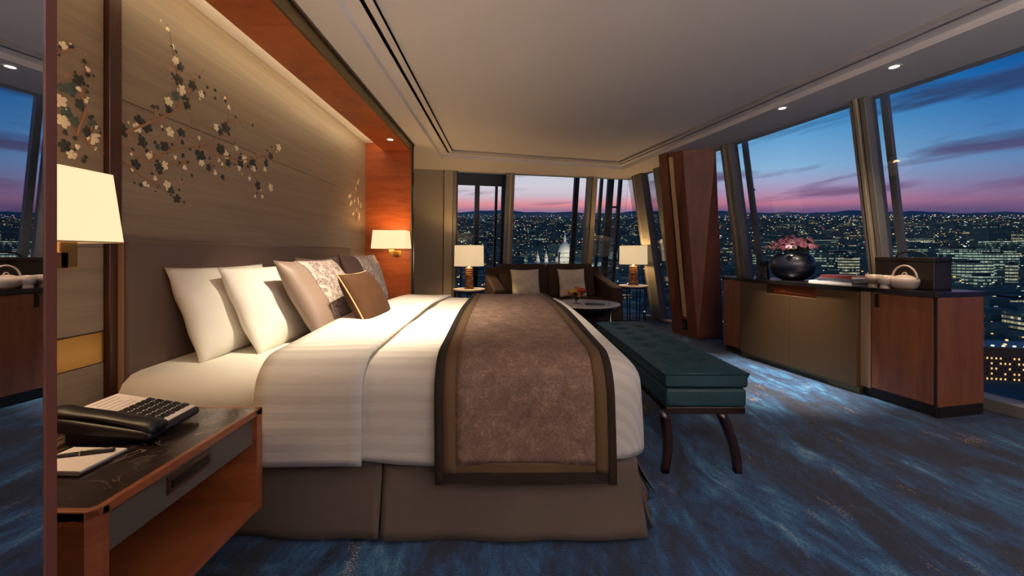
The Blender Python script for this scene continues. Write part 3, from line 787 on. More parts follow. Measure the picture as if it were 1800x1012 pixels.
obj('duvet', duvet(), 'linen_stripe', None, 'white satin-striped duvet spread over the king bed', 'duvet', smooth=True, solid=.012)
def over(xa, xb, off, hem_n, hem_f, nu=9, nv=120, edge=None):   # a cloth laid across the bed from side to side
    mb = MB(); q = math.pi/2*RD_
    dn, df = ZT-hem_n-RD_+q, ZT-hem_f-RD_+q; top = Y1-Y0-2*RD_; tot = dn+df+top
    def fn(u, v):
        s = v*tot-dn; ss = s; sgn = -1; yb = Y0+RD_
        if s < 0: h, dr = prof(-s); y = Y0+RD_-h; z = ZT-dr; nx, nz = (-min(1, h/RD_), max(0, 1-dr/RD_))
        elif s > top: h, dr = prof(s-top); y = Y1-RD_+h; z = ZT-dr; nx, nz = (min(1, h/RD_), max(0, 1-dr/RD_))
        else: y = Y0+RD_+s; z = ZT+crown(y)+.010; nx, nz = 0, 1
        if s < 0 or s > top: z += .010*nz
        l = math.hypot(nx, nz) or 1
        t = v; x0, x1 = (xa(t), xb(t)) if callable(xa) else (xa, xb)
        X_ = x0+(x1-x0)*u
        o = off+.004*math.sin(X_*9+s*5)
        return ((X_, y+nx/l*o, z+nz/l*o), (X_, Y0+RD_+s))
    return mb.grid(fn, nu, nv, uv=True)
obj('folded_top_sheet', over(-.955, -.548, .020, .302, .302), 'linen_stripe', None, 'white striped sheet folded back over the duvet below the pillows', 'sheet', smooth=True, solid=.014)
rn = thing('bed_runner', 'brown chenille bed runner with dark double border across the bed', 'bed runner', (.05, YC, ZT))
xa_ = lambda t: -.265-.06*t; xb_ = lambda t: .412-.05*t
def lane(a, b_): return over(lambda t: xa_(t)+(xb_(t)-xa_(t))*a, lambda t: xa_(t)+(xb_(t)-xa_(t))*b_, .03, .268, .268)
wb, wi = .045, .115
obj('centre_cloth', over(lambda t: xa_(t)+(xb_(t)-xa_(t))*wi, lambda t: xa_(t)+(xb_(t)-xa_(t))*(1-wi), .030, .315, .315, nu=14), 'runner', rn, world=True, smooth=True, solid=.012)
for a, b_ in ((wb, wi), (1-wi, 1-wb)): 
    obj('inner_band', over(lambda t, a=a: xa_(t)+(xb_(t)-xa_(t))*a, lambda t, b_=b_: xa_(t)+(xb_(t)-xa_(t))*b_, .031, .285, .285, nu=3), 'runner_band', rn, world=True, smooth=True, solid=.013)
for a, b_ in ((0, wb), (1-wb, 1)):
    obj('border', over(lambda t, a=a: xa_(t)+(xb_(t)-xa_(t))*a, lambda t, b_=b_: xa_(t)+(xb_(t)-xa_(t))*b_, .032, .245, .245, nu=3), 'runner_border', rn, world=True, smooth=True, solid=.014)
yh = Y0-.041
obj('border', MB().box(xa_(0)+.03, xb_(0)-.03, yh-.005, yh+.008, .244, .286), 'runner_border', rn, world=True, bevel=.003)
obj('inner_band', MB().box(xa_(0)+.075, xb_(0)-.075, yh-.004, yh+.008, .285, .32), 'runner_band', rn, world=True, bevel=.003)

# ------------------------------------------------------------------ pillows
def cushion_mb(w, h, t, pinch=.07, n=26, wr=.006, seed=0, ear=.0, front=True, back=True, p=2.6, u0=-1., u1=1., v0=-1., v1=1., lift=0.):
    mb = MB(); rg = random.Random(seed); ph = [rg.uniform(0, 6) for _ in range(6)]
    def sh(u, v, side):
        y = w/2*u*(1-pinch*(1-v*v)*abs(u)**2) ; z = h/2*v*(1-pinch*(1-u*u)*abs(v)**2)
        th = t/2*(max(0, 1-abs(u)**p)*max(0, 1-abs(v)**p))**.55
        wv = wr*(math.sin(u*5+ph[0]+v*2)+math.sin(v*7+ph[1]-u*3)+.6*math.sin(u*11+v*9+ph[2]))*min(1, th/(t*.25))
        return (side*(th+lift)+wv, y, z+h/2)
    for side, ok in ((1, front), (-1, back)):
        if not ok: continue
        i0 = len(mb.v)
        for a in range(n+1):
            for b_ in range(n+1):
                u = u0+(u1-u0)*a/n; v = v0+(v1-v0)*b_/n
                mb.v.append(sh(u, v, side))
        for a in range(n):
            for b_ in range(n):
                i = i0+a*(n+1)+b_; q = (i, i+n+1, i+n+2, i+1)
                mb.f.append(q if side > 0 else q[::-1])
    return mb
def lay(o, loc, lean, yaw=0., roll=0.):
    o.location = loc; o.rotation_euler = (roll, -lean, yaw); return o
def pillow(name, label, m, w, h, t, near_bottom, lean, yaw=0., roll=0., cat='pillow', group=None, **kw):
    o = thing(name, label, cat, group=group); lay(o, (near_bottom[0], near_bottom[1]+w/2, near_bottom[2]), lean, yaw, roll)
    obj('cover', cushion_mb(w, h, t, **kw), m, o, smooth=True); return o
pillow('pillow', 'white bed pillow nearest the headboard, leftmost', 'pillow_white', .72, .48, .17, (-1.405, 1.80, .588), R(20), seed=1, group='white bed pillows', wr=.003, pinch=.045)
pillow('pillow', 'white bed pillow leaning between the first pillow and the damask pillow', 'pillow_white', .70, .49, .17, (-1.235, 1.955, .59), R(25), seed=5, group='white bed pillows', wr=.003, pinch=.045)
def bordered(name, label, w, h, t, nb, lean, mb_, mside, bu, seed, cat, yaw=0.):
    o = thing(name, label, cat, group='damask pillows'); lay(o, (nb[0], nb[1]+w/2, nb[2]), lean, yaw)
    obj('cover', cushion_mb(w, h, t, seed=seed, wr=.002), mside, o, smooth=True)
    obj('damask_panel', cushion_mb(w, h, t, seed=seed, wr=.002, back=False, u0=bu, u1=.93, v0=-.88, v1=.95, lift=.002), mb_, o, smooth=True, solid=.003)
    return o
bordered('damask_pillow', 'large silver damask pillow with a taupe side band', .70, .54, .20, (-.985, 2.11, .60), R(30), 'damask', 'taupe_silk', -.60, 7, 'pillow')
bordered('damask_pillow', 'far damask pillow with a dark velvet band below the wall lamp', .80, .50, .16, (-1.14, 3.02, .63), R(18), 'damask', 'velvet_dark', -.48, 9, 'pillow')
pillow('velvet_pillow', 'dark velvet pillow showing only its corner behind the large damask pillow', 'velvet_dark', .60, .50, .16, (-1.22, 2.52, .60), R(16), seed=3)
vc = pillow('velvet_cushion', 'small brown velvet cushion with gold piping in front', 'velvet_brown', .46, .345, .15, (-.775, 2.19, .69), R(30), seed=11, cat='cushion', roll=0, wr=.0015)
pp = []
for k in range(80):
    q = k/80*4; e = int(q); f_ = q-e; u, v = [(-1+2*f_, -1), (1, -1+2*f_), (1-2*f_, 1), (-1, 1-2*f_)][e]
    pp.append((0, .46/2*u*(1-.07*(1-v*v)*u*u), .345/2*v*(1-.07*(1-u*u)*v*v)+.1725))
obj('piping', MB().tube(pp, .004, 6, True), 'piping_gold', vc, smooth=True)

# ------------------------------------------------------------------ nightstand
NX0, NX1, NYa, NYb, NZ = -1.385, -.866, .822, 1.392, .56
ns = thing('nightstand', 'floating nightstand of red-brown wood with dark marble top', 'nightstand', ((NX0+NX1)/2, (NYa+NYb)/2, .207))
obj('side_panel', MB().box(NX0, NX1-.03, NYa, NYa+.03, .207, NZ-.004), 'wood_night', ns, world=True)
obj('side_panel', MB().box(NX0, NX1-.0, NYb-.03, NYb, .207, NZ-.004), 'wood_night', ns, world=True)
obj('front_post', MB().prism([(NX1-.03, NYa), (NX1-.018, NYa), (NX1, NYa+.02), (NX1, NYa+.034), (NX1-.03, NYa+.034)], .207, NZ-.004), 'wood_night', ns, world=True)
obj('back_panel', MB().box(NX0, NX0+.02, NYa+.03, NYb-.03, .207, NZ-.004), 'wood_night', ns, world=True)
obj('bottom_shelf', MB().box(NX0+.02, NX1-.004, NYa+.03, NYb-.03, .207, .245), 'wood_night', ns, world=True)
obj('wall_mount', MB().box(XL+.008, NX0, NYa+.06, NYb-.06, .22, .44), 'wood_black', ns, world=True)
rim = 0.016
obj('top_rim', plate([(NX0, NYa), (NX1-.018, NYa), (NX1, NYa+.02), (NX1, NYb), (NX0, NYb)], [(NX0+.012, NYa+rim), (NX1-.018-.006, NYa+rim), (NX1-rim, NYa+.02+.006), (NX1-rim, NYb-.010), (NX0+.012, NYb-.010)], NZ-.022, NZ), 'wood_night', ns, world=True, bevel=.002)
obj('marble_top', MB().prism([(NX0+.012, NYa+rim), (NX1-.024, NYa+rim), (NX1-rim, NYa+.026), (NX1-rim, NYb-.010), (NX0+.012, NYb-.010)], NZ-.022, NZ-.001), 'marble_dark', ns, world=True)
mat('drawer_grey', (84, 76, 68), .5, .2)
dr = obj('drawer', MB().box(NX0+.04, NX1-.012, NYa+.036, NYb-.036, .445, NZ-.026), 'drawer_grey', ns, world=True)
ya, yb = at(300, 0, 1)[0], 0
ha, hb2 = NX1*F/(300-CX), NX1*F/(377-CX)
obj('handle_recess', MB().box(NX1-.013, NX1-.008, ha, hb2, .478, .525), 'wood_dark', dr, world=True)
obj('handle_bar', MB().box(NX1-.010, NX1-.004, ha+.012, hb2-.012, .49, .512), 'metal_dark', dr, world=True, bevel=.002)

# telephone, facing away from the wall
ph = thing('telephone', 'black desk telephone with white keypad panel on the nightstand', 'telephone', (-1.145, 1.195, NZ-.001), R(4))
def wedge(x0, x1, y0, y1, za0, za1, zb0, zb1):       # bottom/top heights at x0 (za) and x1 (zb)
    return MB().hexa([(x0, y0, za0), (x1, y0, zb0), (x1, y1, zb0), (x0, y1, za0), (x0, y0, za1), (x1, y0, zb1), (x1, y1, zb1), (x0, y1, za1)])
obj('stand', wedge(-.11, .06, -.08, .09, 0, .05, 0, .02), 'black_plastic', ph, bevel=.006)
obj('body', wedge(-.13, .135, -.10, .105, .042, .088, .012, .038), 'black_plastic', ph, bevel=.012, seg=3)
tz = lambda x: .088+(x+.13)/.265*(.038-.088)
obj('face_plate', wedge(-.118, .125, -.028, .097, tz(-.118)-.004, tz(-.118)+.002, tz(.125)-.004, tz(.125)+.002), 'paper', ph, bevel=.002)
obj('address_card', wedge(-.112, -.02, -.022, .09, tz(-.112), tz(-.112)+.0035, tz(-.02), tz(-.02)+.0035), 'paper', ph)
for k in range(5): obj('card_line', wedge(-.10+.016*k, -.098+.016*k, -.012, .07-.008*(k % 3), tz(-.10+.016*k), tz(-.10+.016*k)+.0042, tz(-.098+.016*k), tz(-.098+.016*k)+.0042), 'print_grey', ph)
key = None
for i in range(5):
    for j in range(6):
        x_, y_ = -.008+.0265*i, -.018+.0205*j
        kb = wedge(-.0095, .0095, -.0068, .0068, 0, .0070, 0, .0055)
        if key is None: key = kb.mesh('key'); key.materials.append(MAT['key_black'])
        ko = bpy.data.objects.new('key', key); COL.objects.link(ko); ko.parent = ph; ko.location = (x_, y_, tz(x_)); ko.rotation_euler = (0, R(10.7), 0)
hs = obj('handset', MB().grid(lambda u, v: (lambda x, a: (x, -.066+.027*math.cos(a)*(1+.18*min(1, (abs(x)/.12)**4)), tz(max(-.13, min(.135, x)))+.002+.010*math.cos(math.pi*x/.29)+(.011+.007*min(1, (abs(x)/.11)**4))*math.sin(a)))(-.14+.275*u, 2*math.pi*v), 30, 17), 'black_plastic', ph, smooth=True)
me = hs.data; bm = bmesh.new(); bm.from_mesh(me); bmesh.ops.remove_doubles(bm, verts=bm.verts, dist=1e-5); bmesh.ops.holes_fill(bm, edges=[e for e in bm.edges if e.is_boundary]); bm.to_mesh(me); bm.free()

npd = thing('notepad', 'white notepad on the nightstand under a pen', 'notepad', (-1.115, 1.02, NZ-.001), R(-2))
obj('board', MB().box(-.085, .08, -.066, .062, 0, .006), 'leather_black', npd, bevel=.002); obj('pages', MB().box(-.078, .074, -.058, .058, .006, .011), 'paper', npd)
pn = thing('pen', 'black ballpoint pen with silver ring lying on the notepad', 'pen', (-1.125, 1.035, NZ+.0155), R(17))
obj('barrel', MB().tube([(-.075, 0, 0), (-.07, 0, 0), (0, 0, 0)], [.002, .004, .005], 12), 'black_plastic', pn, smooth=True); obj('cap', MB().tube([(.004, 0, 0), (.072, 0, 0), (.075, 0, 0)], [.0055, .005, .003], 12), 'black_plastic', pn, smooth=True)
obj('ring', MB().tube([(0, 0, 0), (.004, 0, 0)], .0058, 12), 'chrome', pn); obj('clip', MB().box(.015, .07, -.001, .001, .005, .007), 'chrome', pn)

# ------------------------------------------------------------------ wall sconces
def sconce(label, x0, x1, y0, y1, z0, z1, ywall, sgn, p, ax=0., ay=0.):
    cx, cy = (x0+x1)/2, (y0+y1)/2
    t = thing('wall_sconce', label, 'wall lamp', (cx, ywall, z0-.08), group='box wall lamps on the alcove ends')
    tp = .016; hx, hy = (x1-x0)/2, (y1-y0)/2
    mb = MB()
    for (qx, qy, rx_, ry_) in ((-1, -1, 1, -1), (1, -1, 1, 1), (1, 1, -1, 1), (-1, 1, -1, -1)):
        mb.quad((cx+qx*hx, cy+qy*hy, z0), (cx+rx_*hx, cy+ry_*hy, z0), (cx+rx_*(hx-tp), cy+ry_*(hy-tp), z1), (cx+qx*(hx-tp), cy+qy*(hy-tp), z1))
    obj('shade', mb, 'shade_warm', t, world=True, solid=.003)
    rim_ = plate([(cx-hx-.001, cy-hy-.001), (cx+hx+.001, cy-hy-.001), (cx+hx+.001, cy+hy+.001), (cx-hx-.001, cy+hy+.001)], [(cx-hx+.006, cy-hy+.006), (cx+hx-.006, cy-hy+.006), (cx+hx-.006, cy+hy-.006), (cx-hx+.006, cy+hy-.006)], z0-.004, z0)
    obj('lower_rim', rim_, 'piping_gold', t, world=True)
    obj('diffuser', MB().box(cx-hx+.008, cx+hx-.008, cy-hy+.008, cy+hy-.008, z0+.006, z0+.008), 'diffuser', t, world=True)
    yi = ywall; bx_, by_ = cx+ax, cy+ay; ya2, yb2 = sorted((yi, by_))
    obj('back_plate', MB().box(bx_-.06, bx_+.06, min(yi, yi+sgn*.012), max(yi, yi+sgn*.012), z0-.085, z0-.02), 'brass', t, world=True, bevel=.003)
    obj('arm', MB().box(bx_-.022, bx_+.022, ya2, yb2, z0-.075, z0-.03), 'brass', t, world=True, bevel=.003)
    obj('stem', MB().box(bx_-.022, bx_+.022, by_-.022, by_+.022, z0-.075, z0+.006), 'brass', t, world=True, bevel=.003)
    l = light('sconce_bulb', 'POINT', Vector((cx, cy, z1-.03)) - t.location, p, (255, 196, 120), size=.04, parent=t)
    l2 = light('sconce_downbeam', 'AREA', Vector((cx, cy, z0-.012)) - t.location, p*.55, (255, 204, 134), size=.16, parent=t)
    return t
sconce('large glowing box wall lamp above the nightstand', -1.50, -1.152, .87, 1.18, 1.137, 1.335, NY0, 1, 3.0, .13, .03)
sconce('small glowing box wall lamp at the far alcove end', -1.477, -1.09, 4.28, 4.50, 1.165, 1.365, NY1, -1, 4.0)
# ------------------------------------------------------------------ tufted bench at the foot of the bed
bx0, bx1, by0, by1 = .79, 1.205, 1.95, 3.42
bn_ = thing('tufted_bench', 'dark teal velvet tufted bench at the foot of the bed', 'bench', ((bx0+bx1)/2, (by0+by1)/2, 0))
hw, hl = (bx1-bx0)/2, (by1-by0)/2
tufts = [(u*hw*.42, -hl+ .16 + .195*k + (.0975 if u > 0 else 0)) for k in range(7) for u in (-1, 1)]
tufts = [(x, y) for x, y in tufts if abs(y) < hl-.06]
def topz(x, y):
    ex = max(0, 1-(abs(x)/hw)**6)*max(0, 1-((abs(y)-hl+.12)/.12)**4 if abs(y) > hl-.12 else 1)
    z = .508+.016*ex
    for (a, b_) in tufts:
        d = math.hypot(x-a, (y-b_)); z -= .026*math.exp(-(d/.032)**2) + .010*math.exp(-(d/.08)**2)
    return z
mb = MB().grid(lambda u, v: (-hw+2*hw*u, -hl+2*hl*v, topz(-hw+2*hw*u, -hl+2*hl*v)), 34, 100)
n0 = len(mb.v)
obj('seat_pad', MB().box(-hw, hw, -hl, hl, .435, .504), 'velvet_teal', bn_, bevel=.014, seg=3)
obj('tufted_top', mb, 'velvet_teal', bn_, smooth=True, weld=False)
mbb = MB()
def rimstrip():
    m_ = MB(); loop = []
    N = 40
    for k in range(N): loop.append((-hw+2*hw*k/N, -hl))
    for k in range(2*N): loop.append((hw, -hl+2*hl*k/(2*N)))
    for k in range(N): loop.append((hw-2*hw*k/N, hl))
    for k in range(2*N): loop.append((-hw, hl-2*hl*k/(2*N)))
    n = len(loop)
    for x, y in loop: m_.v.append((x, y, .49))
    for x, y in loop: m_.v.append((x, y, topz(x, y)))
    m_.f = [(k, (k+1) % n, n+(k+1) % n, n+k) for k in range(n)]
    return m_
obj('top_edge', rimstrip(), 'velvet_teal', bn_, smooth=True)
obj('top_piping', MB().tube([(-hw, -hl, .505), (hw, -hl, .505), (hw, hl, .505), (-hw, hl, .505)], .006, 6, True), 'velvet_teal', bn_, smooth=True)
for a, b_ in tufts: obj('button', MB().lathe([(.011, 0), (.009, .004), (.002, .006)], 10, (a, b_, topz(a, b_)-.001)), 'velvet_teal', bn_, smooth=True)
obj('lower_cushion', MB().box(-hw+.004, hw-.004, -hl+.004, hl-.004, .335, .432), 'velvet_teal', bn_, bevel=.02, seg=3)
obj('rail', MB().box(-hw+.01, hw-.01, -hl+.01, hl-.01, .302, .337), 'wood_black', bn_, bevel=.003)
for sy in (-1, 1):
    for sx_ in (-1, 1):
        pts = []
        for k in range(9):
            t = k/8; x = hw*(.40+.42*math.sin(t*math.pi/2)) if sx_ > 0 else -hw*(.98-.10*math.sin(t*math.pi*.9))
            pts.append((x, sy*(hl-.035), .31*(1-t)))
        m_ = MB(); i0 = 0
        for k, p in enumerate(pts):
            t = k/8; a, b_ = .022-.006*t, .02-.004*t
            m_.v += [(p[0]-a, p[1]-b_, p[2]), (p[0]+a, p[1]-b_, p[2]), (p[0]+a, p[1]+b_, p[2]), (p[0]-a, p[1]+b_, p[2])]
        for k in range(8):
            for q in range(4): m_.f.append((k*4+q, k*4+(q+1) % 4, k*4+4+(q+1) % 4, k*4+4+q))
        m_.f += [(0, 1, 2, 3), (35, 34, 33, 32)]
        obj('leg', m_, 'wood_black', bn_, smooth=True)

# ------------------------------------------------------------------ cabinets along the side windows
F2, F1 = Vector((2.50, 4.52)), Vector((2.883, 2.635))
cd = (F1-F2).normalized(); cn_ = Vector((-cd.y, cd.x)); LEN = (F1-F2).length
if cn_.x < 0: cn_ = -cn_
CRZ = math.atan2(cd.y, cd.x)
def cs(px):                                        # distance along the cabinet front of picture column px
    k = (px-CX)/F; return (k*F2.y-F2.x)/(cd.x-k*cd.y)
def cp(s, d, z): p = F2+cd*s+cn_*d; return (p.x, p.y, z)
def cbox(s0, s1, d0, d1, z0, z1, mb=None): return (mb or MB()).hexa([cp(s0, d0, z0), cp(s0, d1, z0), cp(s1, d1, z0), cp(s1, d0, z0), cp(s0, d0, z1), cp(s0, d1, z1), cp(s1, d1, z1), cp(s1, d0, z1)])
CT0, CT1, CDEP = .812, .846, .41
sA, sBm, sC, sD = cs(1305), cs(1392), cs(1512), cs(1531)
def cunit(name, label, s): return thing(name, label, 'cabinet', cp(s, CDEP/2, 0), group='low cabinets by the side windows')
c1 = cunit('end_cabinet', 'narrow wood cabinet at the column end of the counter', sA/2)
obj('body', cbox(0, sA-.002, .0, CDEP, .07, CT0-.001), 'wood_warm', c1, world=True, bevel=.002, seg=1); obj('plinth', cbox(.01, sA-.002, .03, CDEP-.01, 0, .07), 'plinth', c1, world=True)
c2 = cunit('media_cabinet', 'bronze two-door cabinet with open slot below the vase', (sA+sC)/2)
PR = -.03
s1a, s1b = cs(1352), cs(1440)
obj('body', cbox(sA, sC, .06, CDEP, .06, CT0-.001), 'wood_warm', c2, world=True)
zs = .715                                          # underside of the open slot
obj('door', cbox(sA+.003, sBm-.002, PR, .06, .055, zs), 'bronze_door', c2, world=True, bevel=.002, seg=1)
obj('door', cbox(sBm+.002, sC-.003, PR, .06, .055, zs), 'bronze_door', c2, world=True, bevel=.002, seg=1)
obj('top_panel', cbox(sA+.003, s1a, PR, .06, zs, CT0-.004), 'bronze_door', c2, world=True); obj('top_panel', cbox(s1b, sC-.003, PR, .06, zs, CT0-.004), 'bronze_door', c2, world=True)
obj('slot_lining', cbox(s1a, s1b, .055, .062, zs, CT0-.004), 'wood_red', c2, world=True, label='red wood lining of the open slot')
obj('slot_shelf', cbox(s1a, s1b, -.02, .06, zs-.001, zs+.004), 'wood_red', c2, world=True)
obj('plinth', cbox(sA, sC, -.01, CDEP-.01, 0, .055), 'bronze', c2, world=True)
obj('floor_vent', cbox(sA+.1, sC-.25, -.014, -.009, .008, .03), 'plinth', c2, world=True)
c3 = cunit('minibar_cabinet', 'wood minibar cabinet with one door at the near end of the counter', (sD+LEN)/2)
obj('filler_strip', cbox(sC+.002, sD-.004, .0, CDEP, .07, CT0-.001), 'tan_wood', c3, world=True)
obj('body', cbox(sD, LEN-.004, .02, CDEP, .075, CT0-.001), 'wood_warm', c3, world=True, bevel=.002, seg=1)
obj('side_panel', cbox(LEN-.003, LEN+.012, .006, CDEP+.005, .075, CT0-.001), 'wood_warm', c3, world=True, bevel=.002, seg=1)
obj('corner_gap', cbox(LEN-.012, LEN+.002, .002, .02, .0, CT0-.001), 'plinth', c3, world=True)
dd = obj('door', cbox(sD+.004, LEN-.014, .0, .02, .08, CT0-.008), 'wood_warm', c3, world=True, bevel=.002, seg=1)
obj('handle', cbox(cs(1538), cs(1545), -.006, .002, .70, .80), 'metal_dark', dd, world=True, bevel=.002)
obj('plinth', cbox(sC, LEN, .03, CDEP-.01, 0, .075), 'plinth', c3, world=True)
obj('plinth', cbox(LEN, LEN+.01, .015, CDEP, 0, .075), 'plinth', c3, world=True)
wt = obj('worktop', cbox(-.01, LEN+.022, -.012, CDEP+.02, CT0, CT1), 'granite', None, 'polished black stone worktop over the low cabinets', 'worktop', bevel=.004)
wt2 = obj('worktop_bulge', cbox(sA, sC, PR-.01, 0, CT0+.001, CT1-.001), 'granite', wt, world=True)

# things on the worktop: placed by picture column and depth behind the front edge
def on(px, d): 
    s = LEN*.5
    lo, hi = -1., LEN+1.
    for _ in range(50):
        m_ = (lo+hi)/2; p = cp(m_, d, 0)
        if F*p[0]/p[1]+CX < px: lo = m_
        else: hi = m_
    p = cp(m_, d, CT1); return Vector(p)
# vase and roses
vp = on(1393, .20)
va = thing('round_vase', 'round glossy navy vase on the worktop', 'vase', vp)
vprof = [(.085, 0), (.13, .02), (.172, .07), (.19, .135), (.184, .19), (.162, .235), (.142, .255), (.136, .262), (.128, .255), (.15, .23), (.16, .19)]
obj('body', MB().lathe(vprof, 40), 'navy_glaze', va, smooth=True)
obj('foot_ring', MB().lathe([(.075, 0), (.09, .0), (.09, .008), (.075, .008)], 30), 'navy_glaze', va)
def rose_mesh(m):
    mb = MB()
    for ring_, (n, r, zt, tilt) in enumerate(((5, .030, .012, .9), (4, .021, .022, .5), (3, .011, .028, .2))):
        for k in range(n):
            a = 2*math.pi*k/n+ring_*.6
            def fn(u, v, a=a, r=r, zt=zt, n=n):
                aa = a+(u-.5)*2*math.pi/n*1.35; rr_ = r*(.35+.65*v)*(1-.25*abs(u-.5)*2*v); return (rr_*math.cos(aa), rr_*math.sin(aa), zt*v**.7*1.3-.004-.012*(v**6)*(1-ring_/3))
            mb.grid(fn, 5, 4)
    mb.lathe([(.004, -.012), (.012, -.004), (.010, .010), (.003, .02)], 8)
    me = mb.mesh('rose'); me.materials.append(MAT[m])
    for p in me.polygons: p.use_smooth = True
    return me
RM = [rose_mesh(m) for m in ('pink_a', 'pink_b', 'pink_c')]
sm_ = MB().tube([(0, 0, -.01), (0, 0, -.10)], .003, 5).mesh('stem'); sm_.materials.append(MAT['leaf'])
lf_ = MB().grid(lambda u, v: (.016*math.sin(math.pi*v)*(u-.5)*2, .0+.01*abs(u-.5), -.06*v-.005), 3, 5).mesh('leaf'); lf_.materials.append(MAT['leaf'])
rg = random.Random(8)
for k in range(58):
    g = k*2.39996; q = math.sqrt((k+.5)/58); el_ = q*1.12
    d_ = Vector((math.sin(el_)*math.cos(g), math.sin(el_)*math.sin(g), math.cos(el_)))
    L = rg.uniform(.145, .20)
    c_ = vp+Vector((0, 0, .235))+Vector((d_.x*L*1.15, d_.y*L*1.15, d_.z*L*1.0))
    o = bpy.data.objects.new('rose', RM[k % 3]); COL.objects.link(o); o.location = c_
    o.rotation_euler = Vector((0, 0, 1)).rotation_difference(d_).to_euler(); sc2 = rg.uniform(.85, 1.15); o.scale = (sc2, sc2, sc2)
    tag(o, 'pink rose in the crowded bunch in the round navy vase', 'rose', 'pink roses in the navy vase')
    s_ = bpy.data.objects.new('stem', sm_); COL.objects.link(s_); s_.parent = o
    if k % 3 == 0: l_ = bpy.data.objects.new('leaf', lf_); COL.objects.link(l_); l_.parent = o; l_.rotation_euler = (.9, 0, g)
# binoculars standing left of the vase
bp = on(1341, .20)
bi = thing('binoculars', 'black binoculars standing on end left of the vase', 'binoculars', bp, CRZ)
for s_ in (-1, 1):
    obj('barrel', MB().lathe([(.034, 0), (.036, .004), (.034, .05), (.027, .085), (.026, .11), (.02, .12), (.02, .145), (.023, .148), (.023, .168), (.018, .168)], 20, (s_*.042, 0, 0)), 'binocular', bi, smooth=False)
    obj('eyecup', MB().lathe([(.024, .165), (.026, .170), (.025, .182), (.018, .182)], 20, (s_*.042, 0, 0)), 'black_plastic', bi)
obj('bridge', MB().box(-.03, .03, -.012, .012, .07, .135), 'binocular', bi, bevel=.004); obj('focus_wheel', MB().lathe([(.012, .135), (.014, .14), (.014, .158), (.011, .162)], 16), 'metal_black', bi)
# books and magazines
def book(label, px, d, z, w_, l_, h_, m, rz, name='book'):
    p = on(px, d); p.z = z
    t = thing(name, label, 'book', p, CRZ+rz, group='books stacked on the worktop')
    obj('cover', MB().box(-l_/2, l_/2, -w_/2, -w_/2+.003, 0, h_).box(-l_/2, l_/2, -w_/2, w_/2, 0, .003).box(-l_/2, l_/2, -w_/2, w_/2, h_-.003, h_), m, t)
    obj('pages', MB().box(-l_/2+.004, l_/2-.004, -w_/2+.003, w_/2-.004, .003, h_-.003), 'paper', t)
    return t
z_ = CT1
for k, (lb, px, h_, m, l_, w_, rz) in enumerate((('wide white book at the bottom of the stack on the worktop', 1478, .022, 'paper', .36, .26, .02), ('dark grey book second from the bottom of the stack', 1486, .016, 'book_grey', .34, .24, -.03), ('thin grey magazine in the middle of the stack', 1487, .010, 'book_grey', .31, .23, .05), ('dark red book on top of the stack', 1484, .026, 'book_red', .26, .19, .0))):
    book(lb, px, .17, z_, w_, l_, h_, m, rz); z_ += h_+.0005
# tea set
def teabowl(label, px, d):
    t = thing('tea_bowl', label, 'tea bowl', on(px, d), group='footed tea bowls')
    obj('bowl', MB().lathe([(.024, .024), (.038, .034), (.046, .058), (.048, .096), (.045, .096), (.042, .06), (.032, .038), (.0, .034)], 28, cap=False), 'ceramic', t, smooth=True)
    obj('foot', MB().lathe([(.032, 0), (.030, .014), (.025, .026)], 24), 'ceramic', t, smooth=False)
teabowl('left footed white tea bowl beside the books', 1535, .10); teabowl('right footed white tea bowl beside the teapot', 1556, .045)
tp_ = thing('teapot', 'white teapot with a hoop handle in front of the black box', 'teapot', on(1590, .10), CRZ)
obj('body', MB().lathe([(.045, 0), (.06, .004), (.076, .03), (.081, .056), (.079, .074), (.074, .08), (.055, .09), (.0, .092)], 36, cap=False), 'ceramic', tp_, smooth=True)
ld = obj('lid', MB().lathe([(.058, .084), (.052, .094), (.03, .102), (.0, .106)], 32, cap=False), 'ceramic', tp_, smooth=True)
obj('knob', MB().tube([(-.0+.015*math.cos(a*math.pi/8), 0, .102+.018*math.sin(a*math.pi/8)) for a in range(9)], .0045, 8), 'ceramic', ld, smooth=True)
obj('hoop_handle', MB().tube([(.077*math.cos(a*math.pi/20), 0, .072+.100*math.sin(a*math.pi/20)) for a in range(21)], .0065, 10), 'ceramic', tp_, smooth=True)
obj('spout', MB().tube([(-.05, .05, .04), (-.068, .072, .055), (-.078, .085, .082)], [.018, .012, .008], 12), 'ceramic', tp_, smooth=True)
# leather box
lb = thing('leather_box', 'black leather box with a curved handle behind the teapot', 'box', on(1602, .29), CRZ)
obj('case', MB().box(-.19, .19, -.085, .085, 0, .20), 'leather_black', lb, bevel=.006); obj('lid', MB().box(-.192, .192, -.087, .087, .20, .232), 'leather_black', lb, bevel=.005)
obj('handle', MB().tube([(.10*math.cos(a*math.pi/12), 0, .228+.048*math.sin(a*math.pi/12)) for a in range(13)], .006, 8), 'leather_black', lb, smooth=True)
obj('clasp', MB().box(-.015, .015, -.092, -.086, .18, .215), 'metal_dark', lb)

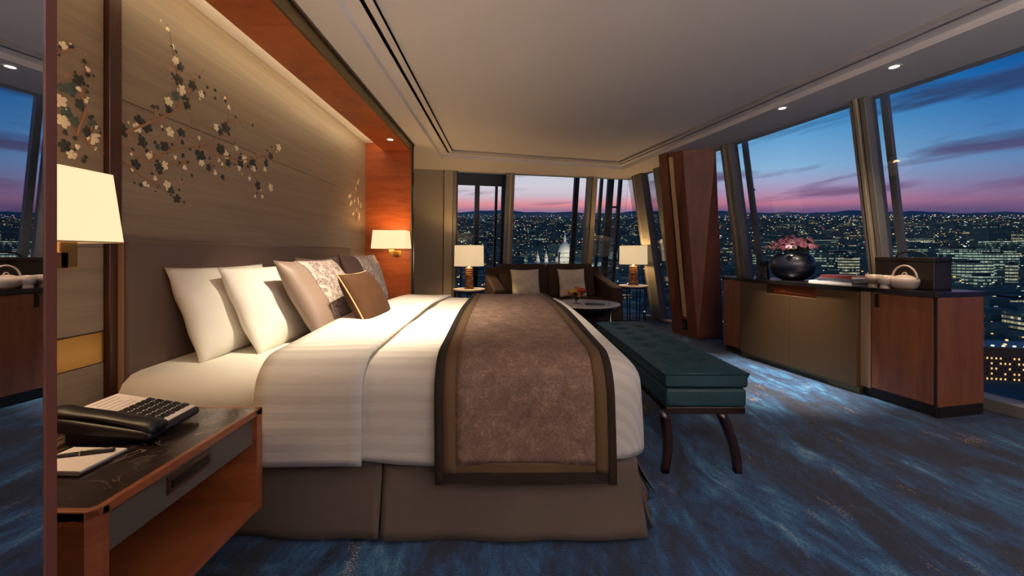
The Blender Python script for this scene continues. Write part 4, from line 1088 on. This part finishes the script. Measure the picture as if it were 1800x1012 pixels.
# ------------------------------------------------------------------ sofa group at the back windows
SRZ = math.atan2(BD.y, BD.x)
sf = thing('sofa', 'dark brown two-seat sofa under the back windows', 'sofa', (.70, 6.06, 0), SRZ)
obj('base', MB().box(-.98, .98, -.36, .38, .10, .26), 'sofa', sf, bevel=.02)
for s_ in (-1, 1):
    obj('seat_cushion', MB().box(min(0, s_*.80)+.003, max(0, s_*.80)-.003, -.40, .20, .26, .43), 'sofa', sf, bevel=.045, seg=4)
    obj('back_cushion', MB().hexa([(min(0, s_*.80)+.004, .10, .42), (max(0, s_*.80)-.004, .10, .42), (max(0, s_*.80)-.004, .30, .42), (min(0, s_*.80)+.004, .30, .42), (min(0, s_*.78)+.004, .20, .95), (max(0, s_*.78)-.004, .20, .95), (max(0, s_*.78)-.004, .36, .95), (min(0, s_*.78)+.004, .36, .95)]), 'sofa', sf, bevel=.05, seg=4)
    x0, x1 = (s_*.80, s_*.98) if s_ > 0 else (s_*.98, s_*.80)
    obj('arm', MB().hexa([(x0, -.42, .10), (x1, -.42, .10), (x1, .38, .10), (x0, .38, .10), (x0, -.42, .60), (x1, -.42, .60), (x1, .38, .80), (x0, .38, .80)]), 'sofa', sf, bevel=.035, seg=3)
    for y_ in (-.34, .33): obj('leg', MB().lathe([(.016, 0), (.024, .10)], 12, (s_*.9, y_, 0)), 'wood_dark', sf)
obj('back_panel', MB().box(-.97, .97, .34, .42, .10, .90), 'sofa', sf, bevel=.03, seg=3)
def scatter(label, x, seed):
    o = thing('sofa_cushion', label, 'cushion', group='cream cushions on the sofa')
    p = Matrix.Rotation(SRZ, 4, 'Z') @ Vector((x, .0, 0)); o.location = (.70+p.x, 6.06+p.y, .43)
    o.rotation_euler = (R(-16), 0, SRZ)
    m_ = cushion_mb(.46, .46, .15, seed=seed); m_.v = [(v[1], -v[0], v[2]) for v in m_.v]
    obj('cover', m_, 'cushion_cream', o, smooth=True)
scatter('cream patterned cushion on the left half of the sofa', -.40, 21); scatter('cream patterned cushion on the right half of the sofa, behind the fruit bowl', .36, 22)
def side_table(label, loc, rad):
    t = thing('side_table', label, 'side table', loc, group='round side tables by the sofa')
    obj('top', MB().lathe([(rad-.012, .572), (rad, .578), (rad, .596), (rad-.006, .60), (0, .60)], 40), 'stone_white', t)
    obj('apron_ring', MB().lathe([(rad-.03, .555), (rad-.016, .555), (rad-.016, .573), (rad-.03, .573), (rad-.03, .555)], 32, cap=False), 'metal_black', t)
    for k in range(8):
        a = k*math.pi/4+.2; obj('leg', MB().tube([((rad-.05)*math.cos(a), (rad-.05)*math.sin(a), 0), ((rad-.022)*math.cos(a), (rad-.022)*math.sin(a), .56)], .008, 8), 'metal_black', t)
    obj('foot_ring', MB().lathe([(rad-.06, .0), (rad-.04, .0), (rad-.04, .012), (rad-.06, .012), (rad-.06, 0)], 32, cap=False), 'metal_black', t)
    return t
TL, TR = (-.545, 5.75, 0), (2.07, 6.40, 0)
side_table('round white-topped side table left of the sofa', TL, .235); side_table('round white-topped side table right of the sofa', TR, .235)
def table_lamp(label, loc, w_, h_, bh, br, p):
    t = thing('table_lamp', label, 'table lamp', loc, group='amber table lamps beside the sofa')
    pr = [(br*1.05, 0), (br*1.05, .012)]
    nb = 9
    for k in range(nb):
        z0 = .012+(bh-.03)*k/nb; z1_ = .012+(bh-.03)*(k+1)/nb; dz_ = z1_-z0
        rr_ = br*(1-.18*k/nb); pr += [(rr_*.82, z0+dz_*.1), (rr_, z0+dz_*.5), (rr_*.82, z0+dz_*.9)]
    pr += [(.02, bh-.015), (.012, bh+.02)]
    obj('base', MB().lathe(pr, 28), 'amber', t, smooth=True)
    obj('neck', MB().lathe([(.008, bh), (.008, bh+.12)], 12), 'brass', t)
    obj('shade', MB().lathe([(w_/2, bh+.005), (w_/2*.98, bh+.005+h_)], 40, cap=False), 'shade_table', t, smooth=True, solid=.003)
    obj('spider', MB().box(-w_/2*.98, w_/2*.98, -.003, .003, bh+h_-.02, bh+h_-.014), 'brass', t)
    light('lamp_bulb', 'POINT', (0, 0, bh+.15), p, (255, 206, 140), size=.05, parent=t)
table_lamp('amber-footed table lamp with drum shade left of the sofa', (TL[0], TL[1], .60), .43, .30, .325, .068, 18)
table_lamp('amber-footed table lamp with drum shade right of the sofa', (TR[0], TR[1], .60), .437, .30, .335, .082, 17)
# coffee table
ct = thing('coffee_table', 'round white coffee table with dark lower tray in front of the sofa', 'coffee table', (1.05, 5.18, 0))
obj('top', MB().lathe([(.42, .438), (.44, .442), (.44, .456), (.434, .46), (0, .46)], 48), 'stone_white', ct)
obj('lower_tray', MB().lathe([(.26, .30), (.30, .31), (.40, .42), (.395, .436), (.38, .42), (.28, .32), (0, .31)], 40), 'metal_black', ct, smooth=True)
for k in range(4):
    a = k*math.pi/2-.7; obj('leg', MB().tube([(.34*math.cos(a), .34*math.sin(a), .44), (.36*math.cos(a), .36*math.sin(a), 0)], .013, 10), 'chrome', ct, smooth=True)
fp = Vector((.91, 5.10, .46))
fbw = thing('fruit_dish', 'clear glass fruit dish with short foot on the coffee table', 'dish', fp)
obj('bowl', MB().lathe([(.012, .045), (.03, .055), (.09, .12), (.12, .155), (.117, .156), (.088, .125), (.028, .06), (0, .052)], 32, cap=False), 'clear_glass', fbw, smooth=True)
obj('foot', MB().lathe([(.05, 0), (.05, .004), (.012, .012), (.010, .048)], 24), 'clear_glass', fbw, smooth=True)
FR = {}
def fruit(k, m, r_):
    me = MB().lathe([(r_*.15, -r_*.92), (r_*.7, -r_*.68), (r_, 0), (r_*.85, r_*.55), (r_*.4, r_*.9), (r_*.05, r_*.82)], 14).mesh(k); me.materials.append(MAT[m])
    for p in me.polygons: p.use_smooth = True
    FR[k] = me
fruit('apple', 'fruit_red', .036); fruit('orange', 'fruit_orange', .035); fruit('lemon', 'fruit_yellow', .03); fruit('lime', 'fruit_green', .028)
ste = MB().tube([(0, 0, .025), (.003, 0, .045)], .002, 5).mesh('stalk'); ste.materials.append(MAT['leaf'])
spots = [('apple', -.055, -.03, .125), ('orange', .02, -.06, .125), ('lemon', .07, 0, .128), ('apple', .045, .06, .128), ('lime', -.035, .05, .12), ('orange', -.09, .01, .15), ('lemon', -.02, -.005, .165), ('apple', .06, -.03, .175), ('orange', .015, .03, .19), ('lemon', -.07, -.06, .16), ('apple', .1, .03, .165)]
cnt = {}
for k, x, y, z in spots:
    o = bpy.data.objects.new(k, FR[k]); COL.objects.link(o); o.location = fp+Vector((x, y, z)); o.rotation_euler = (x*9, y*9, z*9)
    tag(o, {'apple': 'small red apple in the glass fruit dish', 'orange': 'small orange in the glass fruit dish', 'lemon': 'small yellow lemon in the glass fruit dish', 'lime': 'small green lime in the glass fruit dish'}[k], k, 'fruit piled in the glass dish')
    s_ = bpy.data.objects.new('stalk', ste); COL.objects.link(s_); s_.parent = o
tb = thing('tablet', 'dark tablet in a folder lying on the coffee table', 'tablet', (1.13, 5.02, .461), R(-8))
obj('case', MB().box(-.12, .12, -.085, .085, 0, .008), 'metal_black', tb, bevel=.003); obj('screen', MB().box(-.108, .108, -.074, .074, .008, .0095), 'navy_glaze', tb)
pc = thing('paper_card', 'white folded card standing at the right of the tablet', 'card', (1.275, 5.0, .461), R(-8))
obj('leaf', MB().hexa([(-.01, -.07, 0), (.0, -.07, 0), (.0, .07, 0), (-.01, .07, 0), (.02, -.07, .045), (.022, -.07, .045), (.022, .07, .045), (.02, .07, .045)]), 'paper', pc)
obj('leaf', MB().hexa([(.044, -.07, 0), (.05, -.07, 0), (.05, .07, 0), (.044, .07, 0), (.021, -.07, .045), (.023, -.07, .045), (.023, .07, .045), (.021, .07, .045)]), 'paper', pc)

# unseen uplighters added behind the viewer to brighten the ceiling
def uplighter(label, x, y, p):
    t = thing('fill_uplighter', label, 'fill lamp', (x, y, 0), group='added uplighters by the rear wall')
    obj('base', MB().lathe([(.14, 0), (.14, .015), (.03, .03), (.015, .05)], 28), 'bronze', t); obj('pole', MB().lathe([(.012, .04), (.012, 1.56)], 12), 'bronze', t)
    obj('bowl', MB().lathe([(.02, 1.55), (.09, 1.58), (.16, 1.66), (.156, 1.66), (.085, 1.59), (0, 1.565)], 28, cap=False), 'bronze', t, smooth=True)
    light('uplight_fill', 'POINT', (0, 0, 1.612), p, (255, 240, 238), size=.05, parent=t)
uplighter('added slim bronze uplighter, out of view by the rear wall near the windows', 3.0, -.9, 270)
uplighter('added slim bronze uplighter, out of view by the rear wall near the wardrobe', .35, -1.1, 350)
# ------------------------------------------------------------------ the city outside, on ground that climbs to a far ridge
GZ, GS = -110., .1185
def gz(y): return GZ + GS*y
obj('city_ground', MB().quad((-9000, -600, gz(-600)), (14000, -600, gz(-600)), (14000, 8000, gz(8000)), (-9000, 8000, gz(8000))), 'ground_city', None, 'dark ground of the night city far below', None, kind='structure', org=False)
rg = random.Random(12)
mb = MB(); N = 120; x0 = -9000; i0 = 0
hts = [0]*(N+1)
for k in range(N+1):
    x = -9000+23000*k/N; h_ = 22*math.sin(k*.31)+14*math.sin(k*.83+1)+10*math.sin(k*1.9)
    mb.v += [(x, 7700, gz(7700)-60), (x, 8000, gz(8000)+30+h_), (x, 8600, gz(8000)-200)]
for k in range(N):
    a = 3*k; mb.f += [(a, a+3, a+4, a+1), (a+1, a+4, a+5, a+2)]
obj('distant_hills', mb, 'hill_haze', None, 'low hills closing the city horizon, tinted blue as haze', None, kind='structure', smooth=True, org=False)

def blockmesh(boxes, name):                        # boxes: (x, y, w, d, h, rot, lit, tint, id)
    mb = MB(); cols = []
    for (x, y, w_, d_, h_, a, lit, tint, idn) in boxes:
        ca, sa = math.cos(a), math.sin(a); g = gz(y-d_)-2
        P = [(x+ca*sx_*w_/2-sa*sy*d_/2, y+sa*sx_*w_/2+ca*sy*d_/2) for sx_, sy in ((-1, -1), (1, -1), (1, 1), (-1, 1))]
        mb.hexa([(*p, g) for p in P] + [(*p, gz(y)+h_) for p in P]); cols += [(lit, tint, idn, 1)]*8
    me = mb.mesh(name); at_ = me.color_attributes.new('lit', 'FLOAT_COLOR', 'POINT')
    for i, c_ in enumerate(cols): at_.data[i].color = c_
    return me
boxes = []; lamps = {'lamp_warm': [], 'lamp_white': [], 'lamp_red': []}
DOME = (.147, 800.)                                # the cathedral's x/y ratio and distance
for k in range(9000):
    y = 260*(3800/260)**(rg.random()**.8); k_ = rg.uniform(-1.15, 1.65); x = k_*y
    if abs(k_-DOME[0]) < .11 and 560 < y < 860: continue
    w_ = rg.uniform(12, 38)*(1+y/3000); d_ = rg.uniform(12, 30)*(1+y/3000); h_ = rg.uniform(6, 20)*(1.6 if rg.random() < .08 else 1)
    lit = .12+.30*rg.random()**2 if rg.random() < .55 else .05
    boxes.append((x, y, w_, d_, h_, rg.uniform(-.5, .5), lit, rg.random(), rg.random()*50))
me = blockmesh(boxes, 'city_blocks'); me.materials.append(MAT['city_block'])
obj('city_blocks', me, None, None, 'dense dark city blocks with scattered lit windows', None, kind='stuff', org=False)
for k in range(7000):
    y = 250*(5200/250)**(rg.random()**1.0); k_ = rg.uniform(-1.15, 1.6); x = k_*y
    s = (.30+.00042*y)*rg.uniform(.5, 1.4)*(1.5 if rg.random() < .08 else 1)
    m_ = 'lamp_warm' if rg.random() < .62 else 'lamp_white'
    if rg.random() < .012: m_ = 'lamp_red'; s *= 1.4
    lamps[m_].append((x, y, gz(y)+rg.uniform(6, 26), s))
for k in range(70):                                # rows of street lamps
    y = 280*(3500/280)**rg.random(); k_ = rg.uniform(-1.1, 1.6); x = k_*y; dx_, dy_ = rg.uniform(-1, 1)*.05*y, rg.uniform(-.3, .3)*.05*y
    m_ = rg.choice(('lamp_warm', 'lamp_white', 'lamp_white'))
    n = rg.randint(6, 16)
    for j in range(n): yy = y+dy_*j/4; lamps[m_].append((x+dx_*j/4, yy, gz(yy)+9, (.5+.0007*y)*rg.uniform(.7, 1.2)))
for m_, L in lamps.items():
    mb = MB()
    for (x, y, z, s) in L: mb.box(x-s, x+s, y-s, y+s, z-s*.7, z+s*.7)
    obj('street_lights_' + m_.split('_')[1], mb, m_, None, {'lamp_warm': 'warm street lights scattered over the city', 'lamp_white': 'white street lights scattered over the city', 'lamp_red': 'red signal lights scattered over the city'}[m_], None, kind='stuff', org=False, weld=False)

# brighter office blocks that stand out through the side windows
def office(label, px, py, Y, wpx, hpx, lit, tint, rot=.0, group='bright office blocks beyond the side window'):
    x = (px-CX)*Y/F; w_ = wpx*Y/F; top = EYE-(py-hpx-CY)*Y/F; h_ = top-gz(Y)
    me = blockmesh([(0, 0, w_, w_*.6, 0, rot, lit, tint, px % 13)], 'office_block')
    zb = EYE-(py-CY)*Y/F
    for v in me.vertices: v.co.z = (zb-25 if v.co.z < gz(0)-1.0 else top)
    o = bpy.data.objects.new('office_block', me); me.materials.append(MAT['office_block']); COL.objects.link(o)
    o.location = (x, Y, 0); tag(o, label, 'building', group)
    roof = obj('roof_plant', MB().box(-w_*.2, w_*.2, -w_*.15, w_*.15, top, top+3), 'frame_dark', o); WM[o.name] = Matrix.Translation(o.location)
    return o
for a in (('bright white office block right of the black box', 1700, 492, 520, 60, 30, .80, .9, .2), ('pale green lit office block above the counter end', 1745, 480, 560, 50, 34, .7, 1., -.2),
          ('slim brightly lit tower at the right edge of the view', 1778, 494, 480, 14, 30, .95, .6, .1), ('long lit office block just above the leather box', 1690, 458, 700, 66, 20, .75, 1., .3),
          ('wide lit block in the upper right of the city', 1760, 440, 800, 46, 16, .6, .9, -.1), ('dark tall block with few lights in the upper right city', 1740, 432, 900, 44, 34, .18, .8, .1),
          ('yellow-green lit block under the tower at right', 1765, 420, 950, 60, 14, .55, .5, .2), ('low lit block between the vase and the books', 1470, 470, 640, 56, 26, .62, .8, .15),
          ('lit block right of the roses', 1448, 452, 700, 34, 30, .5, .9, -.2), ('pale lit block left of the thick mullion', 1492, 480, 560, 26, 26, .7, .5, .1),
          ('lit white block left of the vase', 1318, 470, 640, 16, 20, .85, .9, .0), ('long terrace of lights low in the right window', 1775, 540, 400, 60, 16, .5, .4, .25),
          ('dark block with few lights low in the right window', 1772, 572, 360, 56, 26, .12, .5, -.1), ('white lit block behind the leather box handle', 1600, 452, 720, 40, 14, .8, .9, .1),
          ('pale office block between leather box and tower', 1725, 505, 470, 44, 20, .66, .95, .15)):
    office(*a)
# brick building with rows of lit windows at the foot of the right window
Yb = 250.; x_ = (1790-CX)*Yb/F
br_ = thing('brick_building', 'brown brick building with lit windows low in the right window', 'building', (x_, Yb, EYE-(700-CY)*Yb/F-12), R(-12))
hb_ = (700-612)*Yb/F+12
obj('walls', MB().box(-22, 30, 0, 20, 0, hb_), 'brick_city', br_); obj('roof', MB().box(-22.5, 30.5, -.6, 20, hb_, hb_+.8), 'lead_roof', br_)
wm_ = {}
for k, m_ in (('l', 'window_lit'), ('d', 'frame_dark')):
    wm_[k] = MB().box(-.4, .4, -.15, .1, 0, 1.2).mesh('window'); wm_[k].materials.append(MAT[m_])
for i in range(22):
    for j in range(8):
        o = bpy.data.objects.new('window', wm_['l' if rg.random() < .45 else 'd']); COL.objects.link(o); o.parent = br_; o.location = (-20.8+2.35*i, 0, 13.2+3.3*j)
for i in range(9):
    obj('roof_lamp', MB().box(-20+5.6*i, -18.6+5.6*i, -.9, -.3, hb_+.8, hb_+1.7), 'lamp_white', br_)
# domed cathedral, floodlit
Yd = 800.; xd = (993-CX)*Yd/F; pxm = Yd/F
zb = EYE-(470-CY)*pxm
cat_ = thing('domed_cathedral', 'floodlit white domed cathedral seen above the sofa', 'cathedral', (xd, Yd, zb))
q = pxm
obj('nave', MB().box(-44*q, 22*q, -6, 30, -20, 7*q), 'stone_city', cat_); obj('nave_roof', MB().hexa([(-44*q, -6, 7*q), (22*q, -6, 7*q), (22*q, 30, 7*q), (-44*q, 30, 7*q), (-42*q, 10, 11*q), (20*q, 10, 11*q), (20*q, 14, 11*q), (-42*q, 14, 11*q)]), 'lead_roof', cat_)
obj('lower_drum', MB().lathe([(14.5*q, 5*q), (14.5*q, 17*q), (15*q, 17.5*q), (15*q, 19*q)], 32), 'stone_city', cat_)
for k in range(28):
    a = 2*math.pi*k/28; obj('column', MB().lathe([(1.1*q*.6, 7*q), (1.0*q*.6, 17*q)], 6, (15.6*q*math.cos(a), 15.6*q*math.sin(a), 0)), 'stone_city', cat_)
obj('upper_drum', MB().lathe([(12*q, 19*q), (12*q, 25*q), (12.6*q, 25.5*q), (12.6*q, 26.5*q)], 32), 'stone_city', cat_)
obj('dome', MB().lathe([(11.8*q, 26.5*q), (11.4*q, 30*q), (10*q, 34.5*q), (7.6*q, 39*q), (4.4*q, 42.5*q), (2.6*q, 44*q)], 32), 'stone_city', cat_, smooth=True)
obj('lantern', MB().lathe([(3*q, 44*q), (2.4*q, 45*q), (2.2*q, 51*q), (2.6*q, 51.5*q), (1.6*q, 54*q), (.5*q, 58*q), (.25*q, 65*q)], 16), 'stone_city', cat_)
for x_ in (-33*q, -48*q):
    w_ = obj('west_tower', MB().lathe([(4.2*q, -10*q), (4.2*q, 9*q), (4.6*q, 9.5*q), (3.4*q, 11*q), (3.2*q, 17*q), (3.6*q, 17.5*q), (2*q, 21*q), (.6*q, 25*q), (.2*q, 31*q)], 12, (x_, 0, 0)), 'stone_city', cat_)
light('cathedral_floodlight', 'POINT', (-25*q, -55, 10), 90000, (255, 244, 226), size=2, parent=cat_)
light('cathedral_floodlight', 'POINT', (34*q, -60, 22), 140000, (255, 244, 226), size=2, parent=cat_)
